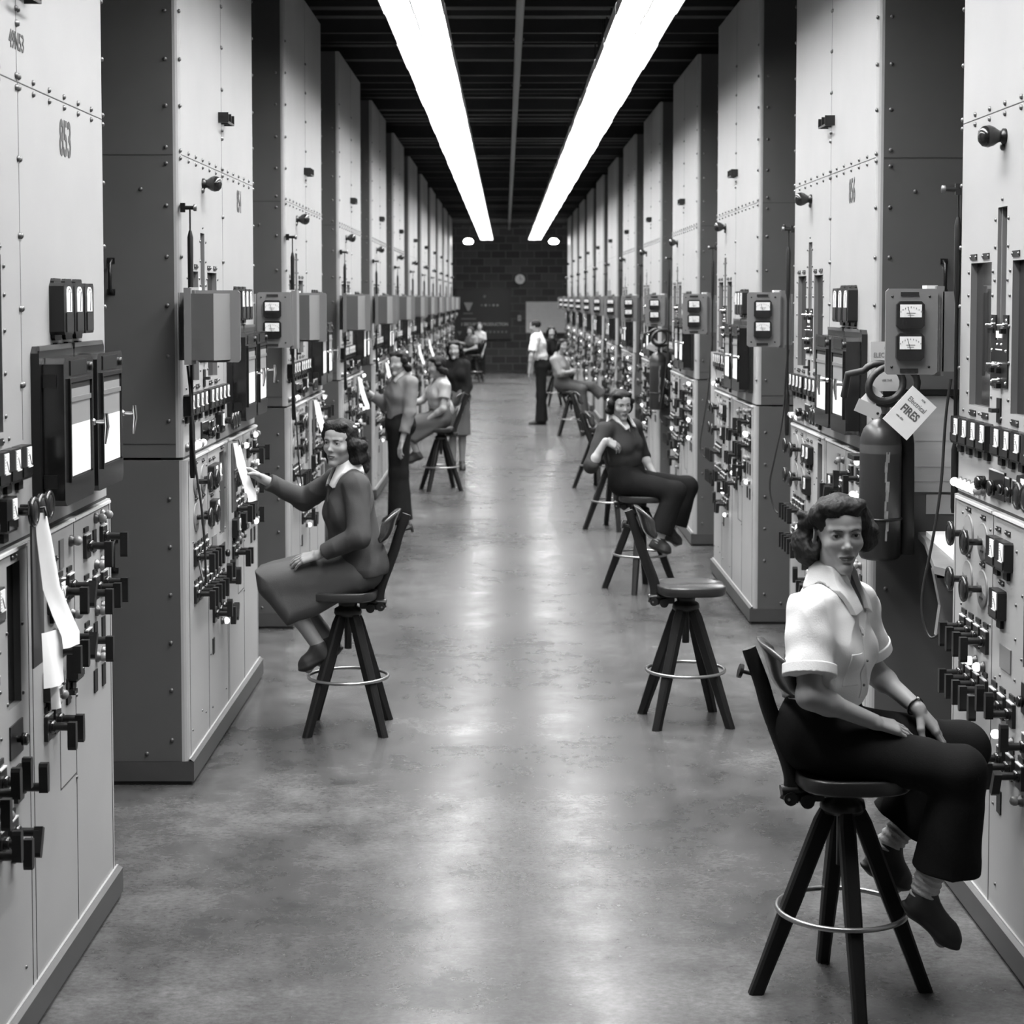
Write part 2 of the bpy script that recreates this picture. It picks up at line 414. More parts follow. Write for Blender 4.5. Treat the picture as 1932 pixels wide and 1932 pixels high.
def bolts_mesh():
    mb = MB()
    def bo(u, z, y=0.0, s=1.0): mb.lathe([(r*s, q*s) for r, q in BOLTP[1:]], BOLT, 7, outM(u, z, y))
    def so(x, y, z):
        R = Matrix.Rotation(-PI/2 if x == 0 else PI/2, 4, 'Y')
        mb.lathe(BOLTP[1:], BOLT, 7, Matrix.Translation((x, y, z)) @ R)
    for k in range(13):
        if k in (0, 12): continue
        u = .012 + k * (W-.024)/12
        bo(u, 2.766); bo(u, 2.732)
        if k == 6: bo(u+.025, 2.766); bo(u+.025, 2.732)
    for z in (1.60, 1.88, 2.10, 2.31, 2.53, 2.733, 2.765, 2.957, 3.155, 3.36, 3.56, 3.76):
        bo(.018, z, .002); bo(W-.018, z, .002)
        if z > 1.85:
            for d in ((0, .022) if z > 1.85 else (0,)): bo(1.139+d, z)
    for z in (.2, .42, .63, .84, 1.05, 1.26, 1.60, 1.88, 2.10, 2.31, 2.53, 2.71, 2.78, 2.957, 3.155, 3.36, 3.56):
        so(0, .06, z); so(W, .06, z)
    for z in (.14, 2.6): so(0, .17, z); so(W, .17, z)
    for x0, x1 in ((.163, .432), (.682, .950)):
        for z in (1.80, 1.92, 2.04, 2.14, 2.22):
            bo(x0-.022, z, 0, .75); bo(x1+.022, z, 0, .75)
    for z in (2.06, 2.19, 2.30, 2.39): bo(.478, z, 0, .75); bo(.632, z, 0, .75)
    bo(.555, 2.455, 0, .75); bo(.556, 2.626, 0, 1.5)
    for u in (.09, .30, .58, .76, 1.0): bo(u, 1.735, 0, .7)
    for u, z in ((.10, .22), (.45, .22), (.64, .2), (1.05, .2), (1.686, .585), (.35, .25), (.155, 1.375), (.52, 1.36), (.15, 1.05), (.53, 1.04), (1.60, .93), (1.62, .86), (1.72, .92), (1.70, .85), (.6, .46), (2.15, 1.36), (.90, 1.2), (.9, 1.0), (1.06, 1.2), (1.06, 1.0), (.83, 1.33), (.83, 1.16), (.83, 1.05), (.83, .92), (.60, .88), (.66, .90)):
        bo(u, z, LOWY, .65)
    return mb.mesh('bolts')

# --- instruments (each drawn round its own origin, on the panel face y = 0, front towards -y)
def small_meter():
    mb = MB().box((-.054, -.030, -.048), (.054, 0, .048), BLACK, bev=.006)
    mb.box((-.046, -.034, -.04), (.046, -.030, -.012), BLACKG)
    mb.box((-.024, -.012, -.078), (.024, 0, -.052), PLATE)
    d = MB().box((.0, -.0325, -.012), (.046, -.0295, .042), WHITE)
    for k in range(6): d.box((.004, -.0332, -.006+.008*k), (.012, -.0324, -.005+.008*k), PLATE)
    d.tube([(.04, -.0335, -.01), (.018, -.0335, .022)], .0009, BLACK, 4)
    d.box((-.0, -.036, -.016), (.046, -.031, -.0125), PALE_EDGE)
    return mb.mesh('panel_meter'), d.mesh('dial')
def tall_meter():
    mb = MB().box((-.062, -.046, -.082), (.062, 0, .078), BLACK, bev=.010)
    mb.box((-.045, -.012, -.10), (.045, 0, .092), BLACK, bev=.008)
    mb.box((-.022, -.014, -.125), (.022, 0, -.108), PLATE)
    mb.box((-.04, -.050, -.074), (.04, -.046, -.015), PLATE)
    d = MB()
    arc = [(-.032, -.012), (.032, -.012), (.032, .042)] + [(.032*math.cos(a), .042+.026*math.sin(a)) for a in (PI*.2, PI*.4, PI*.6, PI*.8)] + [(-.032, .042)]
    d.prism(arc, -.0485, -.045, WHITE)
    d.tube([(0, -.0495, -.01), (.012, -.0495, .05)], .0012, BLACK, 4)
    for k in range(7):
        a = PI*(.22+.56*k/6); d.box((.025*math.cos(a)-.001, -.0492, .03+.026*math.sin(a)), (.025*math.cos(a)+.001, -.0484, .036+.026*math.sin(a)), BLACK)
    return mb.mesh('panel_meter'), d.mesh('dial')
def recorder():
    w, h = .405, .468
    plate = MB().box((-.0, -.026, 0), (w+.02, 0, h+.015), BLACK, bev=.02)
    body = plate.box((.025, -.092, .006), (w, -.024, h-.02), BLACKG, bev=.018)
    body.box((.10, -.095, h-.075), (w-.10, -.09, h-.03), BLACK)
    body.box((.0, -.028, h+.002), (.39, -.02, h+.016), BOLT)
    body.box((.02, -.07, .36), (.026, -.03, .40), IRON); body.box((.02, -.07, .06), (.026, -.03, .10), IRON)
    body.lathe([(.014, 0), (.014, .008), (.008, .010), (0, .010)], BLACK, 12, outM(w-.05, h-.055, -.092))
    win = MB()                                          # glazed chart window
    a, b, c, d = .085, w-.05, .085, h-.095
    for lo, hi in (((a-.012, -.100, c-.012), (a, -.092, d+.012)), ((b, -.100, c-.012), (b+.012, -.092, d+.012)), ((a, -.100, d), (b, -.092, d+.012)), ((a, -.1, c-.012), (b, -.092, c))):
        win.box(lo, hi, BLACKG)
    win.box((a, -.0925, c), (b, -.0921, d), HOLE)
    ch = MB().box((a+.008, -.0940, c+.004), (b-.008, -.0926, c+.16), PAPER)
    ch.box((a+.008, -.0940, c+.16), (b-.008, -.0926, d-.02), CHART)
    ch.box((a, -.097, d-.06), (b, -.0935, d-.045), GREYPL)
    hd = MB().tube([(w-.022, -.088, .235), (w-.022, -.135, .235)], .007, CHROME, 8)
    hd.tube([(w-.022, -.135, .262), (w-.022, -.138, .22), (w-.022, -.132, .165)], [.008, .009, .004], CHROME, 8)
    hd.lathe([(.012, 0), (.010, .012), (0, .013)], CHROME, 10, outM(w-.022, .235, -.09))
    return body.mesh('chart_recorder'), win.mesh('chart_window'), ch.mesh('chart'), hd.mesh('latch_handle')
def dial_plate():
    mb = MB().lathe([(.066, 0), (.066, .004), (.062, .006), (0, .006)], GREYPL, 26, OUT)
    mb.add([(.06*math.cos(PI*k/12-.3), -.0066, .06*math.sin(PI*k/12-.3)) for k in range(13)], [tuple(range(13))], mat('dial_plate_light', .30, .35))
    mb.box((-.02, -.0075, -.035), (.02, -.006, -.028), BLACK)
    w = MB().tube([(0, -.006, 0), (0, -.062, 0)], .012, BLACKG, 10).torus((0, 0, 0), .036, .0085, BLACKG, 22, 8, outM(0, 0, -.066))
    w.lathe([(.036, -.004), (.036, .004), (.014, .008), (0, .008)], BLACK, 18, outM(0, 0, -.066))
    return mb.mesh('dial_plate'), w.mesh('handwheel')
def switch(kind):
    base = MB().box((-.034, -.012, -.040), (.034, 0, .038), BLACK, bev=.003)
    base.box((-.032, -.0135, .036), (.032, -.004, .040), PALE_EDGE)
    base.box((-.028, -.006, .046), (.028, 0, .062), PLATE)
    lv = MB().lathe([(.020, 0), (.020, .012), (.015, .016), (0, .016)], BLACKG, 12, outM(0, 0, -.012))
    L = .078
    lv.tube([(0, -.012, 0), (0, -L, 0)], .0125, BLACK, 10)
    a = {'down': 0, 'up': PI, 'tilt': .45, 'side': -.9}[kind]
    R = Matrix.Rotation(a, 4, 'Y')
    def P(x, y, z): return tuple(R @ Vector((x, y, z)))
    g = [(-.0115, .014), (.0115, .014), (.0135, -.06), (.009, -.070), (-.009, -.070), (-.0135, -.06)]
    lv.prism([(x, z) for x, z in g][::-1], -L-.012, -L+.013, BLACK, R)
    return base.mesh('switch'), lv.mesh('switch_lever')
def lamp_meshes():
    s = MB().lathe([(.019, 0), (.019, .008), (.014, .012), (.014, .02)], BOLT, 12, OUT).mesh('indicator_lamp')
    b = MB().lathe([(.012, .014), (.0155, .020), (.0160, .028), (.012, .036), (.005, .040), (0, .041)], LAMPON, 12, OUT).mesh('bulb')
    b2 = MB().lathe([(.012, .014), (.0155, .020), (.0160, .028), (.012, .036), (.005, .040), (0, .041)], LAMPOFF, 12, OUT).mesh('bulb')
    return s, b, b2
def alarm_bulb():
    g = MB().lathe([(.018, .016), (.021, .024), (.032, .040), (.037, .056), (.033, .074), (.020, .086), (0, .090)], BLACKG, 18, OUT)
    s = MB().lathe([(.026, 0), (.026, .01), (.019, .014), (.019, .022)], BLACK, 14, OUT)
    return s.mesh('alarm_bulb'), g.mesh('bulb_glass')
def name_plate(w=.078, h=.020):
    mb = MB().box((-w/2, -.004, -h/2), (w/2, 0, h/2), PLATE)
    for s in (-1, 1): mb.lathe([(.0055, 0), (.004, .004), (0, .0045)], BOLT, 6, outM(s*(w/2-.004), 0, -.004))
    return mb.mesh('name_plate')
def control_plate():
    mb = MB(); p = [(-.10, -.12), (.10, -.12), (.10, .118), (.045, .118), (.045, .035), (-.045, .035), (-.045, .118), (-.10, .118)]
    mb.prism(p, -.006, 0, BLACK)
    for x, z in ((-.085, .10), (.085, .10), (-.085, 0), (.085, 0), (-.085, -.105), (.085, -.105), (-.02, .02), (.03, .02)): mb.lathe([(.006, 0), (.004, .004), (0, .0045)], CHROME, 6, outM(x, z, -.006))
    mb.box((-.035, -.007, .042), (.035, .02, .065), PALE_EDGE); mb.box((-.04, -.0068, .002), (.04, -.006, .006), WHITE)
    t = MB()
    for x, z in ((-.07, .085), (.07, .085), (-.05, -.045), (.02, -.045), (.02, -.095)):
        t.lathe([(.008, 0), (.008, .008), (.003, .010), (.0035, .026), (0, .028)], CHROME, 8, outM(x, z, -.006))
        t.box((x-.012, -.022, z-.028), (x+.012, -.006, z-.012), BLACKG)
    return mb.mesh('control_plate'), t.mesh('toggle_switches')
def knob_plate(w, h, ks):
    mb = MB().box((-w/2, -.006, -h/2), (w/2, 0, h/2), BLACK); mb.box((-w/2+.004, -.0075, h/2-.005), (w/2-.004, -.003, h/2), PALE_EDGE)
    out = []
    for x, z, r, l in ks:
        k = MB().lathe([(.010, 0), (.010, l*.4), (r, l*.45), (r, l*.9), (r*.8, l), (0, l)], BLACKG, 14, outM(x, z, -.006)); out.append(k.mesh('knob'))
    return mb.mesh('knob_plate'), out
def slide_switch():
    mb = MB().box((-.022, -.006, -.042), (.022, 0, .04), BLACK)
    lv = MB().box((-.030, -.03, -.008), (.012, -.006, .006), BLACKG)
    return mb.mesh('slide_switch'), lv.mesh('switch_lever')
def blank_plate(w, h, m=GREYPL): return MB().box((-w/2, -.005, -h/2), (w/2, 0, h/2), m).mesh('cover_plate')

SM, SMD = small_meter(); TM, TMD = tall_meter(); REC = recorder(); DP, HW = dial_plate()
SW = {k: switch(k) for k in ('down', 'up', 'tilt', 'side')}
LS, LB, LB0 = lamp_meshes(); AB, ABG = alarm_bulb(); NP = name_plate(); NPS = name_plate(.05, .016); CP, CPT = control_plate()
KP1 = knob_plate(.19, .095, [(-.055, .0, .024, .055), (.02, -.01, .027, .035)]); KP2 = knob_plate(.055, .08, [(0, 0, .018, .03)])
SS, SSL = slide_switch(); BP1 = blank_plate(.125, .077); BP2 = blank_plate(.05, .09); BP3 = blank_plate(.045, .075, PLATE); BP4 = blank_plate(.13, .095, BLACK)
BODY = body_mesh(); KICKME = kick_mesh(); BOLTS = bolts_mesh()
GW1 = MB().box((.163, .022, 1.758), (.432, .026, 2.252), GLASSD).mesh('window_pane')
GW2 = MB().box((.682, .022, 1.758), (.950, .026, 2.252), GLASSD).mesh('window_pane')
GW3 = MB().box((.912, LOWY+.02, .98), (1.046, LOWY+.024, 1.385), GLASSD).mesh('window_pane')
SLOT = MB().box((.53, .03, 2.0), (.575, .05, 2.43), STEEL).box((.50, .012, 2.0), (.512, .10, 2.43), GREYPL).mesh('slide_channel')
LUG = MB().box((.0, -.05, .0), (.006, 0, .05), BLACK).box((.094, -.05, .0), (.1, 0, .05), BLACK).box((.19, -.05, 0), (.196, 0, .05), BLACK).box((0, -.05, 0), (.196, -.044, .008), BLACK).box((0, -.02, .018), (.196, -.014, .04), BLACK).lathe([(.012, 0), (.008, .01), (0, .011)], BOLT, 8, outM(.098, -.07)).mesh('lifting_lug')
ARM = MB().box((-.004, -.02, -.02), (.012, 0, .02), BLACK).tube([(.004, 0, 0), (.004, -.06, 0)], .009, BLACK, 8).lathe([(.015, 0), (.015, .012), (0, .014)], BOLT, 8, outM(.004, 0, -.056)).mesh('rod_bracket')

def parts_of(lit):
    """(name, mesh, (u, y, z), children) of one cabinet"""
    P = []
    def p(n, me, u=0, z=0, y=0.0, kids=()): P.append((n, me, (u, y, z), kids))
    p('cabinet_body', BODY); p('kick_plate', KICKME); p('bolts', BOLTS)
    p('window_pane', GW1); p('window_pane', GW2); p('window_pane', GW3); p('slide_channel', SLOT)
    p('lifting_lug', LUG, 1.045, 2.985); p('rod_bracket', ARM, 0, 2.52)
    p('alarm_bulb', AB, .574, 2.658, 0, (('bulb_glass', ABG),))
    for u, z in ((.205, 2.273), (.365, 2.273), (.725, 2.273), (.895, 2.273), (.22, 1.732), (.38, 1.732), (.74, 1.732), (.9, 1.732)): p('name_plate', NP, u, z)
    p('control_plate', CP, .555, 1.958, 0, (('toggle_switches', CPT),))
    p('slide_switch', SS, .557, 1.762, 0, (('switch_lever', SSL),))
    for i in range(4): p('panel_meter', SM, .078+.118*i, 1.662, 0, (('dial', SMD),))
    for i in range(5): p('panel_meter', SM, .608+.118*i, 1.662, 0, (('dial', SMD),))
    for i in range(3): p('panel_meter', TM, 1.535+.137*i, 2.10, 0, (('dial', TMD),))
    for u in (1.245, 1.68):
        P.append(('chart_recorder', REC[0], (u, 0, 1.505), (('chart_window', REC[1]), ('chart', REC[2]), ('latch_handle', REC[3]))))
    def lamp(u, z, y=0.0): 
        on = lit[len([q for q in P if q[0] == 'indicator_lamp']) % len(lit)]
        p('indicator_lamp', LS, u, z, y, (('bulb', LB if on else LB0),))
    for u in (.074, .136, .192, .255, .322, .385): lamp(u, 1.476)
    p('knob_plate', KP1[0], .552, 1.515, 0, tuple(('knob', k) for k in KP1[1]))
    p('knob_plate', KP2[0], .68, 1.512, 0, (('knob', KP2[1][0]),)); p('knob_plate', KP2[0], .765, 1.512, 0, (('knob', KP2[1][0]),)); p('cover_plate', BP2, .835, 1.512)
    p('panel_meter', SM, .92, 1.53, 0, (('dial', SMD),))
    for u in (1.01, 1.093, 1.18): p('handwheel', HW, u, 1.528)
    L = LOWY
    for u, z in ((.238, 1.312), (.43, 1.307), (.238, 1.152), (.43, 1.147)):
        p('dial_plate', DP, u, z, L, (('handwheel', HW),)); p('name_plate', NPS, u, z+.083, L)
    ks = ['down', 'down', 'down', 'down']
    for i in range(4): p('switch', SW['down'][0], .198+.095*i, .978, L, (('switch_lever', SW['down'][1]),))
    for i in range(4): p('switch', SW['down'][0], .198+.095*i, .812, L, (('switch_lever', SW['down'][1]),))
    lamp(.361, .888, L); lamp(.46, .886, L)
    p('panel_meter', SM, .622, 1.303, L, (('dial', SMD),)); p('panel_meter', SM, .735, 1.303, L, (('dial', SMD),)); p('name_plate', NPS, .62, 1.375, L); p('name_plate', NPS, .73, 1.375, L)
    p('panel_meter', SM, .667, 1.136, L, (('dial', SMD),)); p('name_plate', NPS, .667, 1.205, L)
    p('cover_plate', BP1, .724, .968, L)
    for u, k in ((.70, 'up'), (.81, 'up'), (.60, 'down')): p('switch', SW[k][0], u, .806, L, (('switch_lever', SW[k][1]),))
    lamp(.703, .716, L); lamp(.813, .714, L)
    for u, k in ((.70, 'up'), (.81, 'down'), (.92, 'tilt')): p('switch', SW[k][0], u, .635, L, (('switch_lever', SW[k][1]),))
    p('cover_plate', BP3, .675, .485, L); p('name_plate', NPS, .978, 1.405, L)
    p('knob_plate', BP4, .978, .885, L, (('knob', KP2[1][0]),)); p('switch', SW['up'][0], .985, .745, L, (('switch_lever', SW['up'][1]),))
    lamp(.93, .56, L)
    # third column
    p('cover_plate', BP2, 1.52, 1.335, L); p('name_plate', NPS, 1.44, 1.33, L); lamp(1.64, 1.36, L); pass
    for u, k in ((1.50, 'down'), (1.615, 'tilt')): p('switch', SW[k][0], u, 1.22, L, (('switch_lever', SW[k][1]),))
    p('panel_meter', SM, 1.40, 1.22, L, (('dial', SMD),)); lamp(1.64, 1.125, L)
    for u, k in ((1.50, 'down'), (1.615, 'tilt'), (1.40, 'down')): p('switch', SW[k][0], u, 1.055, L, (('switch_lever', SW[k][1]),))
    p('panel_meter', SM, 1.63, .965, L, (('dial', SMD),)); p('panel_meter', SM, 1.34, .965, L, (('dial', SMD),))
    p('slide_switch', SS, 1.585, .89, L, (('switch_lever', SSL),)); lamp(1.35, .908, L); lamp(1.436, .911, L)
    for u in (1.322, 1.42): p('switch', SW['down'][0], u, .838, L, (('switch_lever', SW['down'][1]),))
    # fourth column
    lamp(1.99, 1.39, L); lamp(2.09, 1.39, L)
    for r, z in enumerate((1.315, 1.158, 1.0)):
        for i, u in enumerate((1.85, 1.974, 2.092)):
            if i == 0 or (i == 2 and r < 2) or (i == 1 and r == 1): p('switch', SW['down'][0], u, z, L, (('switch_lever', SW['down'][1]),))
            else: p('cover_plate', BP3, u, z, L)
        lamp(1.99, z-.083, L); lamp(2.08, z-.083, L)
    p('cover_plate', BP3, 1.965, .84, L); p('cover_plate', BP3, 2.087, .838, L)
    return P

def merged(parts, name):
    """far copies: the same shapes as one mesh"""
    vs, fs, mi, sm, mats = [], [], [], [], []
    for n, me, loc, kids in parts:
        if n in ('bolts', 'name_plate'): continue
        for q in [me] + [k[1] for k in kids]:
            o = len(vs)
            idx = []
            for m in q.materials:
                if m not in mats: mats.append(m)
                idx.append(mats.index(m))
            for v in q.vertices: vs.append((v.co.x+loc[0], v.co.y+loc[1], v.co.z+loc[2]))
            for f in q.polygons: fs.append([o+i for i in f.vertices]); mi.append(idx[f.material_index]); sm.append(f.use_smooth)
    me = bpy.data.meshes.new(name); me.from_pydata(vs, [], fs)
    for m in mats: me.materials.append(m)
    me.polygons.foreach_set('material_index', mi); me.polygons.foreach_set('use_smooth', sm); me.update()
    return me
NUMS = {('left', 0): '853', ('left', 1): '854', ('right', 1): '856'}
PITCH = 3.732
FULL = 5
far_lit = [0, 0, 1, 1, 0, 0, 1, 0, 0, 1, 1, 0, 0, 1, 0, 0, 1, 0, 1, 0, 0]
FARM = merged(parts_of(far_lit), 'control_cabinet')
# meter box hung from the cabinet edge by the operator's left hand: front faces -y, hung from x = 0 side
def meter_box_meshes():
    hs = MB().prismz([(-.255, 0), (-.075, 0), (-.075, .05), (-.155, .155), (-.255, .155)][::-1] if False else [(-.215, .012), (-.06, .012), (-.06, .14), (-.165, .14)], .012, .296, BOXM)
    hs.box((-.258, 0, 0), (-.07, .012, .31), BOXM, bev=.010)
    hs.box((-.164, .14, .013), (-.061, .144, .295), SIDE_SHADE)  # thin plate giving the box back its shade by a darker colour
    hs.box((-.07, .03, -.006), (-.04, .15, .32), BOXM); hs.box((-.10, .05, .31), (-.06, .12, .322), PALE_EDGE)
    for x in (-.235, -.10):
        for z in (.028, .282): hs.lathe([(.005, 0), (.004, .003), (0, .004)], BLACK, 6, outM(x, z))
    for z in (.008, .284): hs.box((-.205, -.004, z), (-.14, 0, z+.014), PLATE)
    br = MB().box((-.045, .03, .01), (.0, .04, .30), BOXM).box((-.004, .0, .01), (.0, .06, .30), BOXM)
    me = MB().box((-.05, -.02, -.05), (.05, 0, .05), BLACKG, bev=.012)
    di = MB().box((-.039, -.0215, -.008), (.039, -.019, .038), WHITE)
    for k in range(9):
        a = PI*(.24+.52*k/8); di.box((.05*math.cos(a)-.0008, -.0222, -.022+.05*math.sin(a)-.003), (.05*math.cos(a)+.0008, -.0214, -.022+.05*math.sin(a)+.003), BLACK)
    di.box((-.016, -.0222, .006), (.016, -.0214, .0085), GREYPL); di.box((-.012, -.0222, -.001), (.012, -.0214, .001), GREYPL)
    di.tube([(0, -.023, -.01), (-.012, -.023, .03)], .0009, BLACK, 4)
    return hs.mesh('housing'), br.mesh('bracket'), me.mesh('meter'), di.mesh('dial')
MBX = meter_box_meshes()
def meter_box(loc, rz, label, group, mirror=False):
    t = empty('meter_box', loc, rz); tag(t, label, 'meter box', group)
    ob('housing', MBX[0], t); b = ob('bracket', MBX[1], t)
    if mirror: b.location = (-.272, 0, 0)
    for z in (.215, .10):
        m = ob('meter', MBX[2], t, (-.172, 0, z)); ob('dial', MBX[3], m)
ROD = MB().tube([(0, 0, 0), (0, 0, -.10)], .004, IRON, 6).tube([(0, 0, -.09), (0, 0, -.12), (0, 0, -.36), (0, 0, -.40)], [.006, .013, .012, .007], BLACK, 10).tube([(0, 0, -.38), (0, 0, -.92)], .007, BLACK, 8).tube([(0, 0, -.9), (0, 0, -.93), (0, 0, -1.14), (0, 0, -1.16)], [.007, .013, .013, .01], BLACK, 10).mesh('ground_rod')
def cable_mesh(seed):
    r = random.Random(seed); j = lambda s: r.uniform(-s, s)
    pts = [(-.0, -.004, 1.84), (-.012, -.02, 1.70), (-.015+j(.01), -.03, 1.45), (-.02+j(.01), -.06+j(.02), 1.22), (-.03, -.085+j(.03), 1.02+j(.05)), (.0, -.075, .90+j(.03)), (.05, -.05, .91), (.10, -.03, .975)]
    # smooth it
    P = [Vector(p) for p in pts]
    for _ in range(3):
        Q = [P[0]]
        for a, b in zip(P[:-1], P[1:]): Q += [a*.75+b*.25, a*.25+b*.75]
        Q.append(P[-1]); P = Q
    return MB().tube(P, .0055, RUBBER, 6).mesh('cable')
KINDL = 'control cabinets along the %s wall'
for side in ('left', 'right'):
    for k in range(12):
        if side == 'left': loc, rz = (XL, 6.32 - W + PITCH*k, 0), PI/2
        else: loc, rz = (XR, 6.49 + PITCH*k, 0), -PI/2
        lit = [rnd.random() < .42 for _ in range(23)]
        if k == 0 and side == 'right': lit = [1, 1, 1, 1, 1, 0, 1, 1, 1, 1, 0, 0]
        if k == 0 and side == 'left': lit = [0]*23
        num = NUMS.get((side, k))
        lab = 'tall grey steel control cabinet, %s from the front in the %s row' % (ORD[k], side) + (', stencilled %s' % num if num else '')
        R3 = Matrix.Rotation(rz, 3, 'Z')
        if k <= FULL:
            t = empty('control_cabinet', loc, rz)
            for n, me, l, kids in parts_of(lit):
                o = ob(n, me, t, l)
                for kn, km in kids: ob(kn, km, o)
            if num:
                ob('stencilled_number', text_mesh(num, .158, STENCIL, .64, .0006, bold=.003), t, (1.705, -.0012, 2.63))
            if (side, k) == ('left', 0):
                ob('stencilled_number', text_mesh('49N53', .072, STENCIL, .80, .0006, bold=.0008), t, (1.145, -.0012, 2.862))
        else:
            t = ob('control_cabinet', FARM, None, loc, (0, 0, rz))
        tag(t, lab, 'control cabinet', KINDL % side)
        # meter box, ground rod and cable at the edge by the operator's left hand
        def at(u, y, z): return Vector(loc) + R3 @ Vector((u, y, 0)) + Vector((0, 0, z))
        if not (side == 'left' and k == 0):
            o = ORD[k - (1 if side == 'left' else 0)]
            meter_box(at(-.02, 0.0, 1.855), rz + PI/2,
                      'grey box with two square meters on the %s right cabinet from the front' % ORD[k] if side == 'right' else 'grey box seen from behind on the near edge of the %s left cabinet' % ORD[k],
                      'meter boxes on the %s cabinets' % side)
            g = ob('ground_rod', ROD, None, at(-.02 if (side, k) == ('right', 0) else -.006, -.002 if (side, k) == ('right', 0) else -.042 if side == 'left' else -.03, 2.512), (0.0, .0, rz)); tag(g, 'black grounding rod hanging from a bracket on the %s %s cabinet from the front' % (ORD[k], side), 'rod', 'grounding rods on the %s cabinets' % side)
            if k <= 6:
                cb = ob('cable', cable_mesh(k*2 + (side == 'left')), None, at(-.004, -.02, 0), (0, 0, rz)); tag(cb, 'black cable looping down the edge of the %s %s cabinet from the front' % (ORD[k], side), 'cable', 'cables on the %s cabinets' % side)
meter_box((XL+.272, 10.06, 1.855), 0, 'grey box with two meters facing the camera, on the far edge of cabinet 854', None, True)
# ------------------------------------------------------------------ stools
def stool_proto():
    # seat front towards +x, back rest at -x, floor at z = 0
    seat = MB(); N = 40; rings = []
    for fr, zt in ((0.0, .686), (.35, .686), (.7, .692), (.92, .700), (.98, .700), (1.0, .693), (1.0, .662), (.96, .654), (0, .654)):
        ring = []
        for k in range(N):
            a = 2*PI*k/N; c, s = math.cos(a), math.sin(a)
            q = 1.0 / (abs(c)**3.2 + abs(s)**3.2) ** (1/3.2)
            x, y = .172*q*c + .022, .178*q*s
            dip = 0
            if zt > .68: dip = .010*(1-fr) - .012*math.exp(-((abs(y*fr)-.075)/.05)**2) * (1 if fr < .95 else .2) + (.010*math.exp(-(y*fr/.03)**2)*max(0, x*fr/.19) if fr < .95 else 0)
            ring.append((x*fr + .022*(1-fr), y*fr, zt + dip))
        rings.append(ring)
    vs = [p for r in rings for p in r]
    fs = [(i*N+k, i*N+(k+1) % N, (i+1)*N+(k+1) % N, (i+1)*N+k) for i in range(len(rings)-1) for k in range(N)]
    seat.add(vs, [f[::-1] for f in fs], WOODT, True)
    hub = MB().lathe([(.018, .40), (.018, .56), (.062, .565), (.070, .58), (.066, .60), (.045, .612), (.05, .635), (.11, .645), (.11, .655), (0, .655)], IRON, 20)
    hub.tube([(-.05, 0, .64), (-.19, 0, .632)], .022, IRON, 8, flat=(1.4, .7, (0, 0, 1)))
    leg = MB()
    a, b = Vector((.045, 0, .575)), Vector((.262, 0, 0))
    def sec(c, w, d, tz):
        return [(c.x-d/2, -w/2, c.z+tz*-d/2), (c.x+d/2, -w/2, c.z+tz*d/2), (c.x+d/2, w/2, c.z+tz*d/2), (c.x-d/2, w/2, c.z+tz*-d/2)]
    S = []
    for t in (0, .06, .5, .9, 1.0):
        p = a.lerp(b, t); w = .048 if .03 < t < .8 else .040; d = .056 if .03 < t < .8 else .046
        S.append([(p.x - d/2, -w/2), (p.x + d/2, -w/2), (p.x + d/2, w/2), (p.x - d/2, w/2)])
    zs = [a.lerp(b, t).z for t in (0, .06, .5, .9, 1.0)]
    vs = []
    for s4, z in zip(S, zs):
        ch = .008
        (x0, y0), (x1, _), (_, y1), _ = s4
        vs += [(x0+ch, y0, z), (x1-ch, y0, z), (x1, y0+ch, z), (x1, y1-ch, z), (x1-ch, y1, z), (x0+ch, y1, z), (x0, y1-ch, z), (x0, y0+ch, z)]
    n = 8
    fs = [(i*n+k, (i+1)*n+k, (i+1)*n+(k+1) % n, i*n+(k+1) % n) for i in range(4) for k in range(n)]
    leg.add(vs, fs + [tuple(range(n)), tuple(range(5*n-1, 4*n-1, -1))], WOODD)
    ring = MB().torus((0, 0, .262), .196, .0085, RING, 48, 8)
    for k in range(4):
        an = PI/2*k; ring.tube([(.15*math.cos(an), .15*math.sin(an), .262), (.198*math.cos(an), .198*math.sin(an), .262)], .006, RING, 6)
    post = MB()
    pts = [(-.165, 0, .60), (-.150, 0, .655), (-.165, 0, .72), (-.205, 0, .82), (-.235, 0, .90), (-.25, 0, .96), (-.285, 0, 1.05), (-.292, 0, 1.07)]
    P = [Vector(p) for p in pts]
    for _ in range(2):
        Q = [P[0]]
        for p, q in zip(P[:-1], P[1:]): Q += [p*.75+q*.25, p*.25+q*.75]
        Q.append(P[-1]); P = Q
    post.tube(P, [.030 - .008*i/(len(P)-1) for i in range(len(P))], IRON, 10, flat=(.62, 1.0, (1, 0, 0)))
    for s in (-1, 1):
        post.tube([(-.165, s*.012, .612), (-.165, s*.034, .612)], .021, IRON, 12); post.tube([(-.115, s*.012, .605), (-.115, s*.04, .605)], .022, IRON, 12)
        post.tube([(-.172, s*.034, .612), (-.172, s*.037, .612)], .005, CHROME, 8)
    post.box((-.18, -.018, .60), (-.06, .018, .64), IRON)
    post.tube([(-.262, 0, .985), (-.315, 0, 1.0)], .006, IRON, 8); post.tube([(-.312, 0, .999), (-.322, 0, 1.002)], .022, IRON, 14)
    pad = MB(); nu, nv = 16, 7
    vs = []
    for side in (0, 1):
        for j in range(nv):
            t = -1 + 2*j/(nv-1)
            for i in range(nu):
                s = -1 + 2*i/(nu-1)
                hh = .088 * (1 - .45*abs(s)**4)
                y = s*.165; v = t*hh
                x = -.222 - v*.50 + .055*s*s*.6 + .010*math.sin(t*2.2)
                th = .010*(1 - .4*abs(t)**6)
                vs.append((x + (th if side else -th), y, 1.012 + v*.90))
    fs = []
    K = nu*nv
